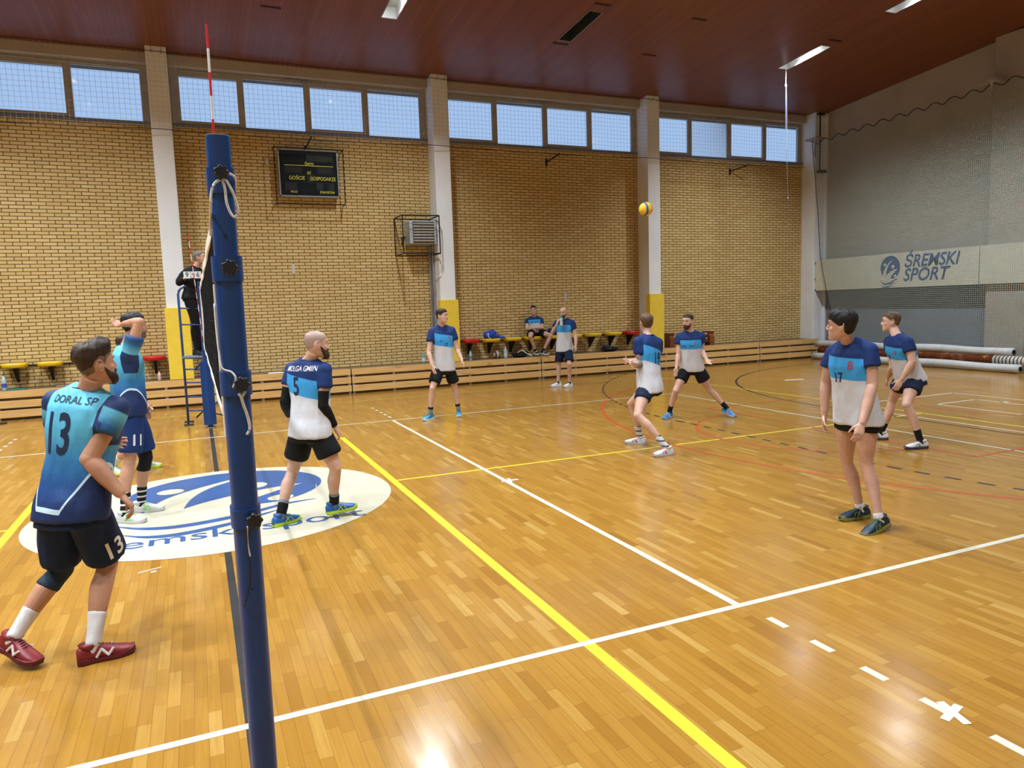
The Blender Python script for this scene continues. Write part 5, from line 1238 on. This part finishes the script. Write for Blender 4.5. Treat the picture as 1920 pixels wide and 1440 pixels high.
    return dict(root=root, jo=jo, so=so, P=P, N=N, up=up, T=T, tfo=tfo, tl=tl, s=s, WR=WR, EL=EL, jme=jme, hl=hl)
def hash_(k): return sum(ord(c)*(i+1) for i, c in enumerate(k)) % 97
BK = (.062, .040, .0, -.062, .011, .010, .25)   # ordinary short hair
M['num'] = plain('number_navy', (.010, .018, .060), .6); M['numw'] = plain('number_white', (.72, .72, .72), .6); M['crest'] = plain('crest_red', (.42, .05, .07), .6); M['bandblue'] = plain('print_blue', (.03, .10, .35), .6)
JA_back = jersey_a('team_jersey_back', .50, .76, .35); JA_f = jersey_a('team_jersey', .52, .80, -.25); JA_n = jersey_a('team_jersey_plain', .56, .80, .0); JA_19 = jersey_a('team_jersey_slanted', .44, .74, .45)
near_v = .0062
person('p13', 'player number 13 in gradient blue jersey, dark beard, back to camera, nearest on the left', 'a', 'brown', (.068, .055, .050, -.035, .020, .034, .06), 'beard', .016, JB, 'sh_dark13', .86, 'sock_white', 'red', .60, near_v, -.09, .50, {'R': 1.15, 'L': .6}, .7,
    [('13', 'B', .60, -.050, .33, .58, M['num'], 'number'), ('DORAL SP', 'B', .90, .01, .062, .9, M['num'], 'name_print')], knee=[('L', 'pad_slate', .42, .30)], build=1.06, armb=1.24, hsc=.93, hipsh=('13', 'R', .64, .16, M['numw']), shoex='N')
person('p11', 'player number 11 in gradient blue jersey, right arm raised across his face', 'a', 'black', (.066, .045, .0, -.062, .010, .008, .3), 'short', .003, JB, 'sh_navyb', .88, 'sock_stripe', 'green', .62, .0075, -.11, .55, {'R': 1.25, 'L': .4}, .6,
    [], knee=[('L', 'sleeve_black', .16, .28)], build=1.0, hipsh=('11', 'R', .64, .15, M['numw']), mouth=1)
person('pH', 'mostly hidden crouching player in blue behind number 11, white sock and lime shoe showing', 'b', 'brown', BK, None, 0, JB, 'sh_navyb', .7, 'sock_white', 'lime', .55, .010, -.1, .5, .3)
person('p5', 'bald bearded player number 5 with black arm sleeves, walking away beside the near post', 'c', 'stubble', (.055, .035, .0, -.055, .0006, 0, 1), 'beard', .022, JA_back, 'sh_black', .66, 'sock_grey', 'royal', .66, .0075, -.09, .50, {'R': .5, 'L': .4}, 1,
    [('5', 'B', .62, -.03, .235, .70, M['num'], 'number'), ('AMOLGA GMIN', 'B', .875, .0, .070, .72, M['numw'], 'name_print')], sleeve=[('R', 'sleeve_black', .58, .97), ('L', 'sleeve_black', .55, .97)], build=1.05, sockcut=('sleeve_black', .74, .98))
person('p17', 'player number 17 in white and blue jersey facing camera, head turned right, turquoise shoes', 'c', 'brown', BK, None, 0, JA_f, 'sh_black', .74, 'sock_grey', 'cyan', .74, .009, -.07, .50, .35, 1,
    [('17', 'F', .56, .03, .085, .8, M['num'], 'number'), ('o', 'F', .66, -.06, .07, .9, M['num'], 'print'), ('8', 'F', .72, .085, .075, .9, M['crest'], 'crest')], sockcut=('sock_black', .72, .80))
person('seat', 'player sitting on a wall seat with folded arms, black shorts', 'c', 'brown', (.066, .05, .01, -.06, .007, .004, .3), None, 0, JA_n, 'sh_black', .55, 'sock_black', 'bw', .84, .009, -.02, .50, .4, 1, [('~ ~', 'F', .68, 0, .14, 1.0, M['bandblue'], 'print')])
co = person('coach', 'bald man in navy shorts standing by the bleachers, drinking from a bottle', 'c', 'beard', None, 'beard', .008, JA_n, 'sh_navy', .80, 'sock_black', 'white', .93, .009, -.07, .50, {'R': .9, 'L': .35}, 1, [('8', 'F', .72, .085, .08, 1, M['crest'], 'crest')], handd={'R': (.12, -.25, .95)}, handn={'R': (.95, .1, .1)})
person('p19', 'player number 19 seen from behind, grey elbow sleeve, white and red shoes', 'c', 'light', (.066, .05, .01, -.06, .010, .006, .3), None, 0, JA_19, 'sh_navy', .44, 'sock_wstripe', 'wr', .66, .009, -.10, .52, .8, 1,
    [('19', 'B', .54, .03, .20, .62, M['num'], 'number')], sleeve=[('L', 'sleeve_grey', .62, .55)])
person('recv', 'player lunging with both arms low ready to dig, black socks and blue shoes', 'c', 'brown', (.072, .06, .005, -.06, .007, .003, .3), 'beard', .006, JA_n, 'sh_black', .56, 'sock_black', 'sky', .70, .009, -.06, .42, .15, 1.6, [('~ ~', 'F', .66, -.03, .16, .9, M['bandblue'], 'print'), ('8', 'F', .70, .085, .07, .9, M['crest'], 'crest')], handn={'R': (.2, -.9, .3), 'L': (-.1, -.5, .9)}, mouth=1)
person('fore', 'black-haired player in very short black shorts, nearest on the right', 'b', 'black', (.055, .030, -.004, -.075, .018, .012, .6), None, 0, JA_f, 'sh_black', .22, 'sock_white', 'dn', .90, near_v+.0006, -.07, .48, {'R': .4, 'L': .55}, 1,
    [('17', 'F', .545, -.03, .115, .8, M['num'], 'number'), ('8', 'F', .69, .085, .10, 1.0, M['crest'], 'crest')], build=.98)
person('right', 'fair-haired player crouching at far right, black socks and white shoes', 'c', 'light', (.068, .05, .01, -.055, .008, .008, .3), None, 0, JA_f, 'sh_navy', .50, 'sock_black', 'wk', .68, .008, -.06, .48, .45, 1,
    [('7', 'F', .55, -.05, .10, .8, M['num'], 'number'), ('8', 'F', .68, .07, .07, .9, M['crest'], 'crest')])
person('ref', 'referee in black clothing standing on the blue ladder stand', 'b', 'grey', (.068, .05, .005, -.06, .005, .002, .5), None, 0, M['ref_black'], 'ref_black', 1.0, None, 'blk', .9, .009, -.08, .5, .7, 1, [], long_=True)
# score flipper held by the referee
fl = thing('score_flipper', 'small white score flipper reading 9 and 6, before the referee', 'scoreboard', (-.09, 10.40, 2.62))
for x, s_ in ((-.185, '9'), (-.01, '6')):
    bm = BM(); box(bm, (x-.055, 10.395, 2.62), (x+.055, 10.405, 2.74)); c_ = obj('score_card', bm, M['tape'], fl)
    bm = text_mesh(s_, .12, .85, .012); place(bm, (x, 10.392, 2.68), (1, 0, 0), (0, 0, 1)); obj('digit', bm, plain('digit_green', (.02, .12, .06), .6), c_)
bm = BM(); box(bm, (-.125, 10.397, 2.63), (-.07, 10.405, 2.74)); c_ = obj('set_card', bm, M['tape'], fl)
bm = text_mesh('1', .07, 1, .01); place(bm, (-.098, 10.392, 2.69), (1, 0, 0), (0, 0, 1)); obj('digit', bm, M['crest'], c_)
bm = BM(); box(bm, (-.24, 10.40, 2.60), (.045, 10.46, 2.625)); obj('base', bm, M['rubber'], fl)
# drinking bottle of the man by the bleachers
hx = V(PD['coach']['head']); hdv = V(PD['coach']['hd'])
top = hx+hdv*.135+V((0, 0, -.045)); ax = V((-.10, -.22, -.97)).normalized()
bot = thing('drinking_bottle', 'green and clear drinking bottle held to his mouth by the standing man', 'bottle', tuple(top))
u_ = ax.orthogonal().normalized(); v_ = ax.cross(u_)
def seg(name, prof, mat): bm = BM(); loft(bm, [(top+ax*z, u_, v_, r, r, 2) for r, z in prof], 18); obj(name, bm, mat, bot, smooth=True)
seg('cap', [(.010, 0), (.014, .005), (.016, .03), (.030, .045), (.034, .07), (.034, .09)], plain('bottle_green', (.02, .28, .16), .3))
seg('body', [(.034, .088), (.040, .12), (.036, .16), (.040, .20), (.040, .26), (.034, .275)], plain('bottle_clear', (.50, .55, .62), .2, .6))
